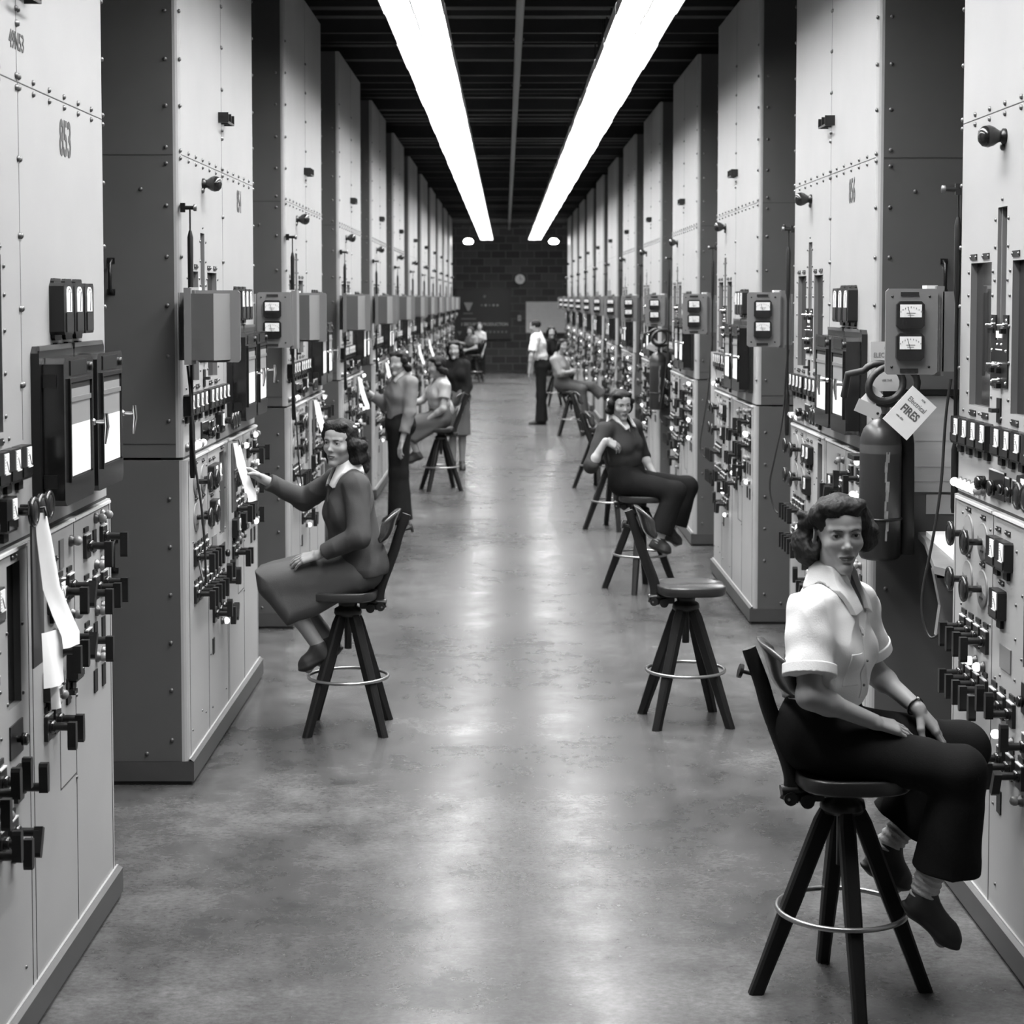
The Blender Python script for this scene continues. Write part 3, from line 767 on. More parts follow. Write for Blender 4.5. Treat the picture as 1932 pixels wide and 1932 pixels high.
    for j in range(nv-1):
        for i in range(nu-1):
            q = (j*nu+i, j*nu+i+1, (j+1)*nu+i+1, (j+1)*nu+i)
            fs.append(q); fs.append(tuple(K+x for x in q[::-1]))
    bd = [i for i in range(nu)] + [j*nu+nu-1 for j in range(1, nv)] + [(nv-1)*nu+i for i in range(nu-2, -1, -1)] + [j*nu for j in range(nv-2, 0, -1)]
    for p, q in zip(bd, bd[1:]+bd[:1]): fs.append((p, K+p, K+q, q))
    pad.add(vs, fs, WOODT if False else BACKWOOD, True)
    return dict(seat=seat.mesh('seat'), hub=hub.mesh('screw_hub'), leg=leg.mesh('leg'), ring=ring.mesh('foot_ring'), post=post.mesh('back_post'), pad=pad.mesh('backrest'))
BACKWOOD = mat('polished_back_wood', .05, .2, var=.3, vscale=8)
ST = stool_proto()
def stool(x, y, rz, leg_deg, label):
    t = empty('swivel_stool', (x, y, 0), rz); tag(t, label, 'stool', 'swivel stools along the aisle')
    ob('seat', ST['seat'], t); ob('screw_hub', ST['hub'], t); ob('foot_ring', ST['ring'], t, (0, 0, 0), (0, 0, math.radians(leg_deg) - rz))
    for k in range(4): ob('leg', ST['leg'], t, (0, 0, 0), (0, 0, math.radians(leg_deg) - rz + PI/2*k))
    ob('back_post', ST['post'], t); ob('backrest', ST['pad'], t)
    return t
stool(1.03, 5.43, math.radians(2), 2, 'dark wooden swivel stool under the woman in the white blouse')
stool(.907, 8.995, math.radians(3), 52, 'empty dark swivel stool with worn saddle seat behind the nearest seated woman')
stool(.985, 13.12, math.radians(-14), 77, 'dark swivel stool whose back the woman in the dark sweater leans on')
stool(.99, 16.60, math.radians(-5), 100, 'empty swivel stool just behind the woman in the dark sweater')
stool(1.03, 20.20, math.radians(0), 92, 'empty swivel stool before the woman with her legs stretched out')
stool(1.02, 28.0, math.radians(0), 40, 'swivel stool under the woman with her legs stretched out')
stool(.98, 35.8, math.radians(10), 60, 'swivel stool in the shadow behind the standing man')
stool(-.78, 8.84, math.radians(178), 45, 'dark swivel stool under the woman in the grey jacket')
stool(-.72, 20.0, math.radians(172), 60, 'swivel stool under the woman in the pale blouse beside the left cabinets')
stool(-.80, 46.0, math.radians(185), 30, 'farthest swivel stool on the left under a small distant figure')

# ------------------------------------------------------------------ fire extinguishers
EXTP = mat('extinguisher_enamel', .022, .35, var=.12, vscale=6)
EXTW = mat('extinguisher_label', .20, .5, var=.5, vscale=30)
TAGM = mat('buff_tag', .42, .7)
def extinguisher_meshes():
    c = MB().lathe([(.06, 0), (.08, .006), (.089, .02), (.089, .50), (.086, .53), (.074, .565), (.052, .592), (.030, .606), (.024, .612), (.024, .64), (0, .64)], EXTP, 32)
    for k in range(9):                               # scraped streak and label band
        z0 = .09 + k*.042; w = .012 + .006*((k*7) % 3)
        a0 = -1.48 + .05*math.sin(k*1.7)
        c.add([(.0896*math.cos(a0-w*4), .0896*math.sin(a0-w*4), z0), (.0896*math.cos(a0+w*4), .0896*math.sin(a0+w*4), z0), (.0896*math.cos(a0+w*5), .0896*math.sin(a0+w*5), z0+.045), (.0896*math.cos(a0-w*3), .0896*math.sin(a0-w*3), z0+.045)], [(0, 1, 2, 3)], EXTW)
    n = 20
    band = [(.0894*math.cos(a), .0894*math.sin(a), z) for z in (.462, .50) for a in [PI + PI*k/n for k in range(n+1)]]
    c.add(band, [(k, k+1, n+2+k, n+1+k) for k in range(n)], mat('extinguisher_band', .05, .5), True)
    v = MB().lathe([(.026, .63), (.030, .66), (.018, .68), (.018, .70), (0, .70)], BRASS2, 14).tube([(0, 0, .69), (.05, -.01, .70), (.10, -.02, .685), (.125, -.02, .66)], .008, BLACK, 8)
    pts = []
    for i in range(40):
        t = i/39; a = -PI*.55 + t*PI*3.3
        R = .092 + .020*math.sin(t*9)
        pts.append((-.0 + R*math.cos(a)*1.05 + .03*math.sin(t*6), -.03 - .04*math.sin(t*PI), .755 + R*.85*math.sin(a)))
    pts = [(0, -.01, .66), (.02, -.02, .675)] + pts + [(-.14, .02, .80), (-.15, .06, .70)]
    h = MB().tube(pts, .0155, RUBBER, 10)
    hn = MB().tube([(.115, .03, .60), (.118, .03, .50), (.118, .03, .02)], [.020, .034, .040], BLACK, 14).tube([(.05, .04, .62), (.115, .03, .60)], .014, BLACK, 8)
    br = MB().box((-.10, .075, .16), (.10, .225, .20), IRON).torus((0, 0, .18), .0905, .006, IRON, 28, 6).box((-.10, .075, .42), (.10, .225, .44), IRON)
    return c.mesh('cylinder'), v.mesh('valve'), h.mesh('hose'), hn.mesh('horn'), br.mesh('wall_bracket')
BRASS2 = mat('dull_brass', .25, .35, metal=.8)
EXT = extinguisher_meshes()
def extinguisher(loc, label, tags=True):
    t = empty('fire_extinguisher', loc); tag(t, label, 'fire extinguisher', 'fire extinguishers in the right cabinet gaps')
    for n, m in zip(('cylinder', 'valve', 'hose', 'horn', 'wall_bracket'), EXT): ob(n, m, t)
    if tags:
        a = MB().prism([(-.05, -.028), (.05, -.028), (.062, -.012), (.062, .012), (.05, .028), (-.05, .028)], -.001, .001, TAGM)
        a.lathe([(.006, 0), (.006, .002), (0, .002)], BLACK, 8, outM(.048, 0, -.001))
        ob('tag', a.mesh('tag'), t, (-.075, -.075, .655), (0, .40, 0))
        b = MB().prism([(-.03, -.045), (.03, -.045), (.03, .045), (-.03, .045)], -.001, .001, PAPER)
        ob('tag', b.mesh('tag'), t, (-.055, -.05, .70), (0, .75, 0))
    return t
extinguisher((1.615, 7.735, 1.005), 'dark fire extinguisher with a coiled hose and scraped paint, beside the tilted white card')
extinguisher((1.60, 18.925, .96), 'distant fire extinguisher with a white tag, on the far right cabinet edge')

CARDINK = mat('card_ink', .10, .6)
def card(name, w, h, loc, rot, lines, label, cat, m=PAPER, wire=False):
    t = empty(name, loc); t.rotation_euler = rot; tag(t, label, cat)
    ob('card', MB().box((-w/2, 0, -h/2), (w/2, .003, h/2), m).mesh('card'), t)
    if wire: ob('wire', MB().tube([(0, .003, h/2-.01), (-.02, .06, h/2+.01), (-.06, .10, h/2-.05)], .0015, IRON, 5).mesh('wire'), t)
    for txt, size, x, z, sx, bold in lines:
        ob('lettering', text_mesh(txt, size, CARDINK, sx, .0004, bold=bold), t, (x, -.0006, z))
    return t
card('warning_card', .145, .215, (1.652, 7.80, 1.836), (0, 0, 0), [('FOR', .016, .0, .078, .9, 0), ('ELECTRICAL', .030, .0, .048, .72, 0), ('FIRES', .062, .0, .0, .72, .0015), ('USE THIS', .012, 0, -.06, .9, 0)],
     'upright white card lettered electrical fires, partly hidden by the nearest meter box', 'sign', mat('buff_card', .55, .7))
card('warning_card', .138, .188, (1.712, 7.62, 1.645), (0, math.radians(42), 0), [('FOR', .012, .01, .075, .9, 0), ('Electrical', .032, 0, .045, .8, 0), ('FIRES', .048, .0, .0, .80, .0015), ('use this', .014, -.02, -.04, .9, 0)],
     'white card tilted sideways lettered electrical fires, right of the extinguisher', 'sign', wire=True)

# writing shelf, board and sheets in the first right-hand gap
WOODL = mat('pale_board', .40, .6, var=.08, vscale=6, stretch=(.4, 1, 6))
SHELFW = mat('grey_shelf_wood', .15, .5, var=.2, vscale=7)
b = MB().prism([(1.70, 1.275), (1.985, 1.275), (1.985, 1.675), (1.955, 1.70), (1.70, 1.70)], 7.938, 7.96, WOODL)
for z in (1.32, 1.385, 1.50): b.box((1.70, 7.9365, z), (1.985, 7.938, z+.003), mat('board_line', .3, .6))
tag(ob('backing_board', b.mesh('backing_board')), 'pale wooden backing board with a clipped corner, above the writing shelf', 'board')
tag(ob('board_rail', MB().box((1.66, 7.92, 1.705), (2.1, 7.96, 1.73), BLACK).mesh('board_rail')), 'thin black rail along the top of the pale board', 'rail')
tag(ob('note_sheet', MB().box((1.865, 7.954, 1.175), (1.995, 7.961, 1.262), mat('note_grey', .5, .7)).mesh('note_sheet')), 'small grey note sheet on the cabinet side below the pale board', 'paper')
t = empty('writing_shelf', (0, 0, 0)); tag(t, 'dark wooden writing shelf with a clipped corner between the two near right cabinets', 'shelf')
ob('shelf_top', MB().prismz([(1.685, 6.86), (2.25, 6.86), (2.25, 7.955), (1.83, 7.955), (1.805, 7.72), (1.66, 6.93)], 1.065, 1.095, SHELFW).mesh('shelf_top'), t)
ob('bracket', MB().prism([(1.70, .80), (1.80, .80), (1.835, .93), (1.82, 1.065), (1.685, 1.065), (1.715, .92)], 7.05, 7.09, SHELFW).box((1.70, 7.05, 1.03), (2.2, 7.09, 1.065), SHELFW).mesh('bracket'), t)
tag(ob('paper_stack', MB().prismz([(1.77, 7.06), (2.10, 7.06), (2.10, 7.80), (1.83, 7.80)], 1.096, 1.118, PAPER).mesh('paper_stack')), 'stack of white log sheets lying on the writing shelf', 'papers')
tag(ob('hanging_sheet', MB().box((1.585, 13.90, 1.32), (1.63, 13.905, 1.72), mat('dull_sheet', .5, .7)).mesh('hanging_sheet')), 'narrow white sheet hanging in the third right-hand gap', 'paper')

# ------------------------------------------------------------------ log sheets hanging on the left cabinets
CLIPM = mat('clipboard_dark', .05, .5)
def sheet_strip(prof, width, m):
    """prof: [(z, u offset, y out, half-width factor)] -> curled hanging sheet"""
    mb = MB(); vs = []; n = 7
    for z, u, y, wf in prof:
        for i in range(n):
            s = -1 + 2*i/(n-1)
            vs.append((u + s*width/2*wf*.75, -y - (s+1)*.5*width*wf*.38 - .012*(1-s*s)*wf - .008*math.sin(2.2*s + z*9)*wf, z))
    fs = [(j*n+i, j*n+i+1, (j+1)*n+i+1, (j+1)*n+i) for j in range(len(prof)-1) for i in range(n-1)]
    mb.add(vs, fs, m, True)
    return mb
for k in range(0, 8):
    loc = Vector((XL, 6.32 - W + PITCH*k, 0))
    t = empty('hanging_log_sheets', loc + Vector((.055, 1.075, 1.40)), PI/2)
    tag(t, 'white log sheets hanging on the %s' % {0: 'front of cabinet 853', 1: 'front of cabinet 854 by the raised hand'}.get(k, '%s left cabinet from the front' % ORD[k]), 'papers', 'log sheets on the left cabinets')
    dz = .10 if k == 0 else 0
    ob('clipboard', MB().box((-.07, -.006, -.32), (.05, 0, .02 + dz), CLIPM).mesh('clipboard'), t)
    r = random.Random(k+5); q = lambda s: r.uniform(-s, s)
    a = sheet_strip([(.02 + dz, -.02, .010, .5), (-.02 + dz*.7, -.018, .016, .62), (-.10, .0, .024, .8), (-.18, .025+q(.01), .04, 1.0), (-.24, .035+q(.01), .06, 1.12), (-.275, .03, .066, 1.1)], .095, PAPER)
    if k == 0:
        b = sheet_strip([(-.22, -.02, .02, 1.0), (-.30, -.03, .025, 1.05), (-.375, -.035, .03, 1.1)], .115, PAPER)
        c3 = sheet_strip([(-.34, .02, .028, .6), (-.42, .025, .032, .6), (-.455, .028, .034, .6)], .095, PAPER)
        ob('sheet', b.mesh('sheet'), t); ob('sheet', c3.mesh('sheet'), t)
        ob('cord', MB().tube([(.0, -.06, -.35), (.03, -.065, -.385), (.065, -.06, -.39), (.10, -.05, -.365), (.12, -.03, -.33)], .004, BLACK, 6).mesh('cord'), t)
    ob('sheet', a.mesh('sheet'), t)
    ob('hook', MB().tube([(-.02, 0, .03 + dz), (-.02, -.03, .035 + dz), (-.02, -.035, .01 + dz)], .004, IRON, 6).mesh('hook'), t)
# ------------------------------------------------------------------ figures: smooth distance fields meshed into one skin
V3 = lambda *a: np.array(a, dtype=float)
def nrm(v): v = np.asarray(v, float); return v / (np.linalg.norm(v) + 1e-12)
class Node:
    """distance function with bounds"""
    def __init__(s, f, lo, hi): s.f = f; s.lo = np.asarray(lo, float); s.hi = np.asarray(hi, float)
    def __call__(s, P): return s.f(P)
def rc(a, b, ra, rb, sq=None):
    """tapered capsule; sq = (direction, factor) flattens it along direction"""
    a = np.asarray(a, float); b = np.asarray(b, float)
    R = max(ra, rb) * 1.05
    lo, hi = np.minimum(a, b) - R, np.maximum(a, b) + R
    if sq is not None: d = nrm(sq[0]); fct = sq[1]
    ab = b - a; L2 = max(1e-9, ab @ ab)
    def f(P):
        q = P - a
        bb = ab
        m = 1.0
        if sq is not None:
            q = q + np.outer(q @ d, d) * (1/fct - 1); bb = ab + d * (ab @ d) * (1/fct - 1); m = min(1.0, fct)
        t = np.clip((q @ bb) / max(1e-9, bb @ bb), 0, 1)
        w = q - t[:, None] * bb
        return (np.sqrt(np.einsum('ij,ij->i', w, w)) - (ra + (rb - ra) * t)) * m
    if sq is not None and fct > 1: lo, hi = lo - R*(fct-1), hi + R*(fct-1)
    return Node(f, lo, hi)
def el(c, r, X=None):
    """ellipsoid, rows of X are its axes"""
    c = np.asarray(c, float); r = np.asarray(r, float)
    X = np.eye(3) if X is None else np.asarray(X, float)
    ext = np.sqrt(((X * r[:, None])**2).sum(0))
    def f(P):
        q = (P - c) @ X.T
        k0 = np.sqrt(((q/r)**2).sum(1)); k1 = np.sqrt(((q/r**2)**2).sum(1)) + 1e-9
        return np.where(k0 < .1, -min(r), k0*(k0-1)/k1)
    return Node(f, c - ext, c + ext)
def polyprism(pts, o, ax, ay, depth, rnd_):
    """rounded prism: polygon (2d) in the plane o + x*ax + y*ay, thick depth"""
    o = np.asarray(o, float); ax = nrm(ax); ay = nrm(ay); az = np.cross(ax, ay)
    Q = np.asarray(pts, float)
    c3 = [o + ax*x + ay*y + az*s for x, y in Q for s in (-depth, depth)]
    def f(P):
        q = P - o; x = q @ ax; y = q @ ay; z = np.abs(q @ az) - (depth - rnd_)
        d = np.full(len(P), 1e9); s = np.ones(len(P))
        n = len(Q)
        for i in range(n):
            a = Q[i]; b = Q[i-1]; e = b - a; wx, wy = x - a[0], y - a[1]
            t = np.clip((wx*e[0] + wy*e[1]) / (e @ e), 0, 1)
            d = np.minimum(d, (wx - e[0]*t)**2 + (wy - e[1]*t)**2)
            c1 = y >= a[1]; c2 = y < b[1]; c3_ = e[0]*wy > e[1]*wx
            flip = (c1 & c2 & c3_) | (~c1 & ~c2 & ~c3_)
            s = np.where(flip, -s, s)
        d2 = s*np.sqrt(d) + rnd_
        return np.minimum(np.maximum(d2, z), 0) + np.sqrt(np.maximum(d2, 0)**2 + np.maximum(z, 0)**2) - rnd_
    return Node(f, np.min(c3, 0), np.max(c3, 0))
def smin(a, b, k):
    if k <= 0: return np.minimum(a, b)
    h = np.maximum(k - np.abs(a - b), 0) / k
    return np.minimum(a, b) - h*h*k*.25
def U(k, *nodes):
    nodes = [n for n in nodes if n is not None]
    lo = np.min([n.lo for n in nodes], 0); hi = np.max([n.hi for n in nodes], 0)
    def f(P):
        d = np.full(len(P), .5)
        plo, phi = P.min(0), P.max(0)
        for n in nodes:
            mar = k + .06
            if np.any(plo > n.hi + mar) or np.any(phi < n.lo - mar): continue
            d = smin(d, n(P), k)
        return d
    return Node(f, lo, hi)
def SUB(k, A, *B):
    def f(P):
        d = A(P)
        for b in B:
            d = -smin(-d, b(P), k)
        return d
    return Node(f, A.lo, A.hi)
def CUT(A, *planes, k=0.004):
    """keep the side where (p - o).n < 0"""
    pl = [(np.asarray(o, float), nrm(n)) for o, n in planes]
    def f(P):
        d = A(P)
        for o, n in pl: d = -smin(-d, -((P - o) @ n), k)
        return d
    return Node(f, A.lo, A.hi)
def INF(A, r, fold=0.0, fs=30.0, seed=0.0, gate=None):
    """inflate, with cloth folds"""
    def f(P):
        d = A(P) - r
        if fold:
            x, y, z = P[:, 0]*fs + seed, P[:, 1]*fs + seed*2, P[:, 2]*fs
            n = .8*np.sin(x*.9 + 1.7*np.sin(z*.55 + y*.3)) * np.sin(z*.75 + 1.3*np.sin(x*.6 - y*.5))
            w = z*.62 + x*.75 - y*.4 + 1.5*np.sin(x*.42 + y*.55 - z*.2)
            n = n + (.75 - 1.5*np.abs(np.sin(w))) * (.5 + .5*np.sin(z*.35 + y*.6 + seed))
            d = d - fold * n * (1 if gate is None else gate(P))
        return d
    m = r + fold*1.6
    return Node(f, A.lo - m, A.hi + m)
def AND(A, *B):
    def f(P):
        d = A(P)
        for b in B: d = np.maximum(d, b(P))
        return d
    lo = np.max([A.lo] + [b.lo for b in B], 0); hi = np.min([A.hi] + [b.hi for b in B], 0)
    return Node(f, lo, hi)

def sdf_mesh(node, h, name, mats, off=(0, 0, 0), pick=None, proj=True):
    """surface nets over the blocks near the surface"""
    B = 8
    lo = node.lo - 3*h; n = np.ceil((node.hi + 3*h - lo) / (B*h)).astype(int)
    g = np.stack(np.meshgrid(*[np.arange(k) for k in n], indexing='ij'), -1).reshape(-1, 3)
    ctr = lo + (g + .5) * (B*h)
    keep = np.zeros(len(g), bool)
    for i in range(0, len(g), 2048):
        keep[i:i+2048] = np.abs(node(ctr[i:i+2048])) < B*h*.87*1.35 + .004
    g = g[keep]
    ar = np.arange(B+1)
    loc = np.stack(np.meshgrid(ar, ar, ar, indexing='ij'), -1).reshape(-1, 3)
    NX, NY, NZ = (n*B + 2).tolist()
    keys, verts, quads = [], [], []
    CH = 24
    corners = np.array([(i, j, k) for i in (0, 1) for j in (0, 1) for k in (0, 1)])
    edges = [(a, b) for a in range(8) for b in range(a+1, 8) if np.abs(corners[a]-corners[b]).sum() == 1]
    for i in range(0, len(g), CH):
        gb = g[i:i+CH]
        idx = gb[:, None, :]*B + loc[None]
        P = (lo + idx.reshape(-1, 3)*h)
        D = node(P).reshape(len(gb), B+1, B+1, B+1)
        C = np.stack([D[:, a:a+B, b:b+B, c:c+B] for a, b, c in corners], -1)
        act = (C.min(-1) < 0) & (C.max(-1) >= 0)
        bi, ci, cj, ck = np.nonzero(act)
        if len(bi) == 0: continue
        cv = C[bi, ci, cj, ck]
        base = gb[bi]*B + np.stack([ci, cj, ck], -1)
        acc = np.zeros((len(bi), 3)); cnt = np.zeros(len(bi))
        for a, b in edges:
            va, vb = cv[:, a], cv[:, b]; m = (va < 0) != (vb < 0)
            t = np.where(m, va/np.where(m, va - vb, 1), 0)
            p = corners[a] + t[:, None]*(corners[b]-corners[a])
            acc += np.where(m[:, None], p, 0); cnt += m
        verts.append(lo + (base + acc/cnt[:, None])*h)
        key = (base[:, 0]*NY + base[:, 1])*NZ + base[:, 2]
        keys.append(key)
        inside = cv[:, 0] < 0
        for ax, st in enumerate(((NY*NZ), NZ, 1)):
            o = [4, 2, 1][ax]
            m = inside != (cv[:, o] < 0)
            if not m.any(): continue
            kk = key[m]; fl = inside[m]
            s1, s2 = [(NZ, 1), (1, NY*NZ), (NY*NZ, NZ)][ax]
            q = np.stack([kk, kk - s1, kk - s1 - s2, kk - s2], -1)
            q[~fl] = q[~fl][:, ::-1]
            quads.append(q)
    keys = np.concatenate(keys); verts = np.concatenate(verts); quads = np.concatenate(quads)
    so = np.argsort(keys); ks = keys[so]
    pos = np.searchsorted(ks, quads); pos = np.clip(pos, 0, len(ks)-1)
    ok = (ks[pos] == quads).all(1)
    F = so[pos[ok]]
    if proj:
        for _ in range(2):
            e = h*.3
            for i in range(0, len(verts), 4000):
                p = verts[i:i+4000]
                d0 = node(p)
                G = np.stack([node(p + np.eye(3)[a]*e) - d0 for a in range(3)], -1)/e
                gn = np.einsum('ij,ij->i', G, G)
                st = np.clip(d0/np.maximum(gn, .3), -h*.5, h*.5)
                verts[i:i+4000] = p - G*st[:, None]
    me = bpy.data.meshes.new(name)
    me.from_pydata((verts - np.asarray(off)).tolist(), [], F.tolist())
    for m in mats: me.materials.append(m)
    if pick is not None:
        cen = verts[F].mean(1)
        me.polygons.foreach_set('material_index', pick(cen).astype(np.int32))
    me.polygons.foreach_set('use_smooth', np.ones(len(F), bool))
    me.update()
    return me
# ------------------------------------------------------------------ people
SKIN = mat('skin', .30, .5, var=.05, vscale=30, spec=.3)
SKIN.node_tree.nodes['Principled BSDF'].inputs['Subsurface Weight'].default_value = .0
LIPM = mat('lips', .10, .4)
def hair_mat(name, v):
    m = mat(name, v, .62, spec=.14, bump=.35, bscale=70, stretch=(2.5, 2.5, .35))
    return m
HAIR1 = hair_mat('brown_hair', .024); HAIR2 = hair_mat('dark_hair', .010)
EYEW = mat('eye_white', .42, .2); IRIS = mat('iris', .02, .1)
def cloth(name, v, **k): return mat(name, v, .9, spec=.06, bump=k.pop('bump', .10), bscale=k.pop('bscale', 220), **k)
C_WHITE = cloth('white_cotton', .72); C_BLACK = cloth('black_wool', .012); C_GREY = cloth('grey_wool_jacket', .055); C_SKIRT = cloth('grey_wool_skirt', .085)
C_DKSW = cloth('dark_knit', .035, bscale=260, bump=.3); C_MID = cloth('mid_grey_knit', .16, bscale=260, bump=.3); C_PALE = cloth('pale_blouse', .36); C_LTGREY = cloth('light_grey_cloth', .22)
SHOE = mat('dark_suede', .014, .6); SOCK = cloth('white_sock', .50, bscale=120, bump=.5); HOSE = mat('stocking', .20, .5)

def frame(f, up=(0, 0, 1)):
    f = nrm(f); r = nrm(np.cross(f, up)); u = np.cross(r, f)
    return r, f, u
class Head:
    """head frame: x to the figure's right, y forward, z up (millimetres)"""
    def __init__(s, c, f, roll=0.0, sc=1.0):
        s.c = np.asarray(c, float); r, f, u = frame(f)
        ca, sa = math.cos(roll), math.sin(roll)
        s.r, s.f, s.u = r*ca + u*sa, f, u*ca - r*sa
        s.X = np.stack([s.r, s.f, s.u]); s.s = sc/1000.
    def p(s, x, y, z): return s.c + (np.array([x, y, z]) * s.s) @ s.X
    def e(s, c, r, tilt=None):
        X = s.X
        if tilt is not None:
            R = np.array(Euler([math.radians(a) for a in tilt]).to_matrix()); X = R.T @ s.X
        return el(s.p(*c), np.array(r)*s.s, X)
    def c2(s, a, b, ra, rb, sq=None): return rc(s.p(*a), s.p(*b), ra*s.s, rb*s.s, sq)
def head_nodes(H, man=False, fine=True):
    k = .012
    jw = 1.0 if not man else 1.08
    base = U(.022, H.e((0, -12, 36), (71, 88, 76)), H.e((0, 24, -8), (58*jw, 66, 66)), H.e((0, 30, -45), (43*jw, 51, 56)))
    parts = [base, H.e((0, 36, 46), (58, 46, 42))]
    for sx in (-1, 1):
        parts += [H.c2((0, 62, -94), (sx*42*jw, 2, -58), 14, 13), H.e((sx*37, 53, -24), (22, 22, 20))]
    parts += [H.e((0, 68, -98), (18*jw, 18, 16))]
    h = U(.020, *parts)
    if not fine:
        h = U(.008, h, H.c2((0, 80, 10), (0, 98, -28), 7, 10), H.e((-75, -8, -6), (8, 16, 28)), H.e((75, -8, -6), (8, 16, 28)))
        h = SUB(.012, h, H.e((-30, 97, 6), (19, 16, 10)), H.e((30, 97, 6), (19, 16, 10)))
        return h
    brow = [H.c2((sx*12, 80, 21), (sx*44, 68, 23), 7, 6) for sx in (-1, 1)]
    h = U(.014, h, *brow)
    h = SUB(.014, h, *[H.e((sx*30, 95, 5), (21, 18, 12)) for sx in (-1, 1)])
    h = U(.009, h, H.c2((0, 79, 18), (0, 95, -22), 5.6, 6.8), H.e((0, 98, -29), (8.2, 10, 7.8)))
    h = U(.005, h, *[H.e((sx*10.5, 86, -33), (5.6, 8.5, 5.6)) for sx in (-1, 1)])
    lids = [H.e((sx*31, 68, 5), (15, 14.5, 13.8)) for sx in (-1, 1)]
    h = U(.006, h, *lids)
    # mouth mound, lips, slit, nostrils
    h = U(.014, h, H.e((0, 69, -64), (28, 19, 18)))
    h = U(.004, h, H.c2((-22, 80.5, -61), (0, 88.5, -58.5), 2.2, 3.3), H.c2((22, 80.5, -61), (0, 88.5, -58.5), 2.2, 3.3), H.c2((-18, 81, -66.5), (0, 87.5, -68.5), 2.2, 4.0), H.c2((18, 81, -66.5), (0, 87.5, -68.5), 2.2, 4.0))
    h = SUB(.002, h, H.e((0, 92, -63.3), (22, 8, 1.5)), H.e((0, 87, -81), (16, 5, 5)))
    h = SUB(.003, h, *[H.e((sx*6, 95, -38.5), (3.4, 5.5, 3)) for sx in (-1, 1)])
    h = SUB(.002, h, *[H.e((sx*31, 84, 4.2), (12.8, 10.5, 5.4)) for sx in (-1, 1)])
    # ears
    ears = []
    for sx in (-1, 1):
        ear = SUB(.004, H.e((sx*74, -10, -4), (9, 18, 31), (0, 0, sx*-18)), H.e((sx*82, -6, 2), (7, 10, 18), (0, 0, sx*-18)))
        ears += [ear, H.e((sx*70, -2, -30), (6, 8, 10))]
    return U(.006, h, *ears)
def face_children(H, body, off, sex='f'):
    o = np.asarray(off)
    for sx, n in ((-1, 'l'), (1, 'r')):
        c = H.p(sx*31, 68, 4.6) - o
        ew = MB().ball((0, 0, 0), 13.2*H.s, EYEW, 20).mesh('eye')
        e = ob('eye', ew, body, tuple(c))
        g = nrm(H.f + .05*H.u)
        q = Vector(g).to_track_quat('Z', 'Y')
        ir = MB().lathe([(5.7*H.s, 12.0*H.s), (5.0*H.s, 12.9*H.s), (2*H.s, 13.6*H.s), (0, 13.7*H.s)], IRIS, 16).mesh('iris')
        io = ob('iris', ir, e); io.rotation_mode = 'QUATERNION'; io.rotation_quaternion = q
        bp = [H.p(sx*x, y, z) - o for x, y, z in ((13, 86.5, 19), (24, 85, 22.5), (36, 79.5, 23), (46, 70.5, 19))]
        ob('eyebrow', MB().tube([tuple(p) for p in bp], [2.6*H.s, 3.4*H.s, 2.8*H.s, 1.2*H.s], BROWM, 8).mesh('eyebrow'), body)
        lp = [H.p(sx*x, y, z) - o for x, y, z in ((19, 80, 8.0), (27, 82.5, 9.3), (36, 80.5, 9.0), (44, 75, 5.5))]
        ob('eyelashes', MB().tube([tuple(p) for p in lp], [.8*H.s, 1.5*H.s, 1.6*H.s, .8*H.s], BROWM, 6).mesh('eyelashes'), body)
    hd = head_nodes(H, False, True)
    zone = U(.004, H.e((-9, 86, -59.5), (15, 16, 4.2)), H.e((9, 86, -59.5), (15, 16, 4.2)), H.e((0, 86, -67.5), (18, 16, 5.0)), H.e((0, 84, -63), (23, 16, 3.2)))
    lips = AND(INF(hd, .0007), Node(lambda Q: -(hd(Q) + .004), hd.lo, hd.hi), zone)
    ob('lips', sdf_mesh(lips, .0014, 'lips', [LIPM], off, proj=False), body)
BROWM = mat('brow_hair', .03, .6)

def hand_nodes(wr, d, n, thumb, curl=(.25, .3, .3, .35), sc=1.0, spread=.06, tcurl=.4):
    """hand frame: d along the palm, n out of the back of the hand, thumb side t"""
    wr = np.asarray(wr, float); d = nrm(d); n = nrm(np.asarray(n, float) - d*(np.dot(n, d))); t = np.cross(d, n); t = t * thumb
    S = sc
    kn = []; parts = []
    for i, (off, ln) in enumerate(((.026, .082), (.009, .086), (-.009, .082), (-.025, .074))):
        kn.append(wr + d*ln*S + t*off*S)
        parts.append(rc(wr + d*.012*S + t*off*.65*S, kn[-1], .0125*S, .0105*S))
    palm = U(.012*S, *parts)
    fin = []
    L = ((.040, .024, .019), (.043, .028, .020), (.040, .026, .019), (.032, .020, .017))
    for i in range(4):
        p = kn[i]; a = 0.0; out = t*(1.5 - i)*spread*.5
        r0 = (.0088, .009, .0086, .0076)[i]*S
        for j in range(3):
            a += curl[i]*(1.0, 1.15, .8)[j]
            v = nrm(d*math.cos(a) - n*math.sin(a) + out)
            q = p + v*L[i][j]*S
            fin.append(rc(p, q, r0*(1 - .09*j), r0*(1 - .09*(j+1))))
            p = q
    tb = wr + d*.022*S + t*.020*S - n*.006*S
    v1 = nrm(d*.55 + t*.75 - n*.35); q1 = tb + v1*.038*S
    v2 = nrm(d*.85 + t*.42 - n*(.25 + tcurl*.5)); q2 = q1 + v2*.030*S
    v3 = nrm(d*.95 + t*.12 - n*(.3 + tcurl)); q3 = q2 + v3*.024*S
    th = [rc(tb, q1, .0145*S, .0115*S), rc(q1, q2, .0105*S, .0095*S), rc(q2, q3, .0095*S, .0075*S)]
    return U(.006*S, palm, U(.0025, *fin), *th)

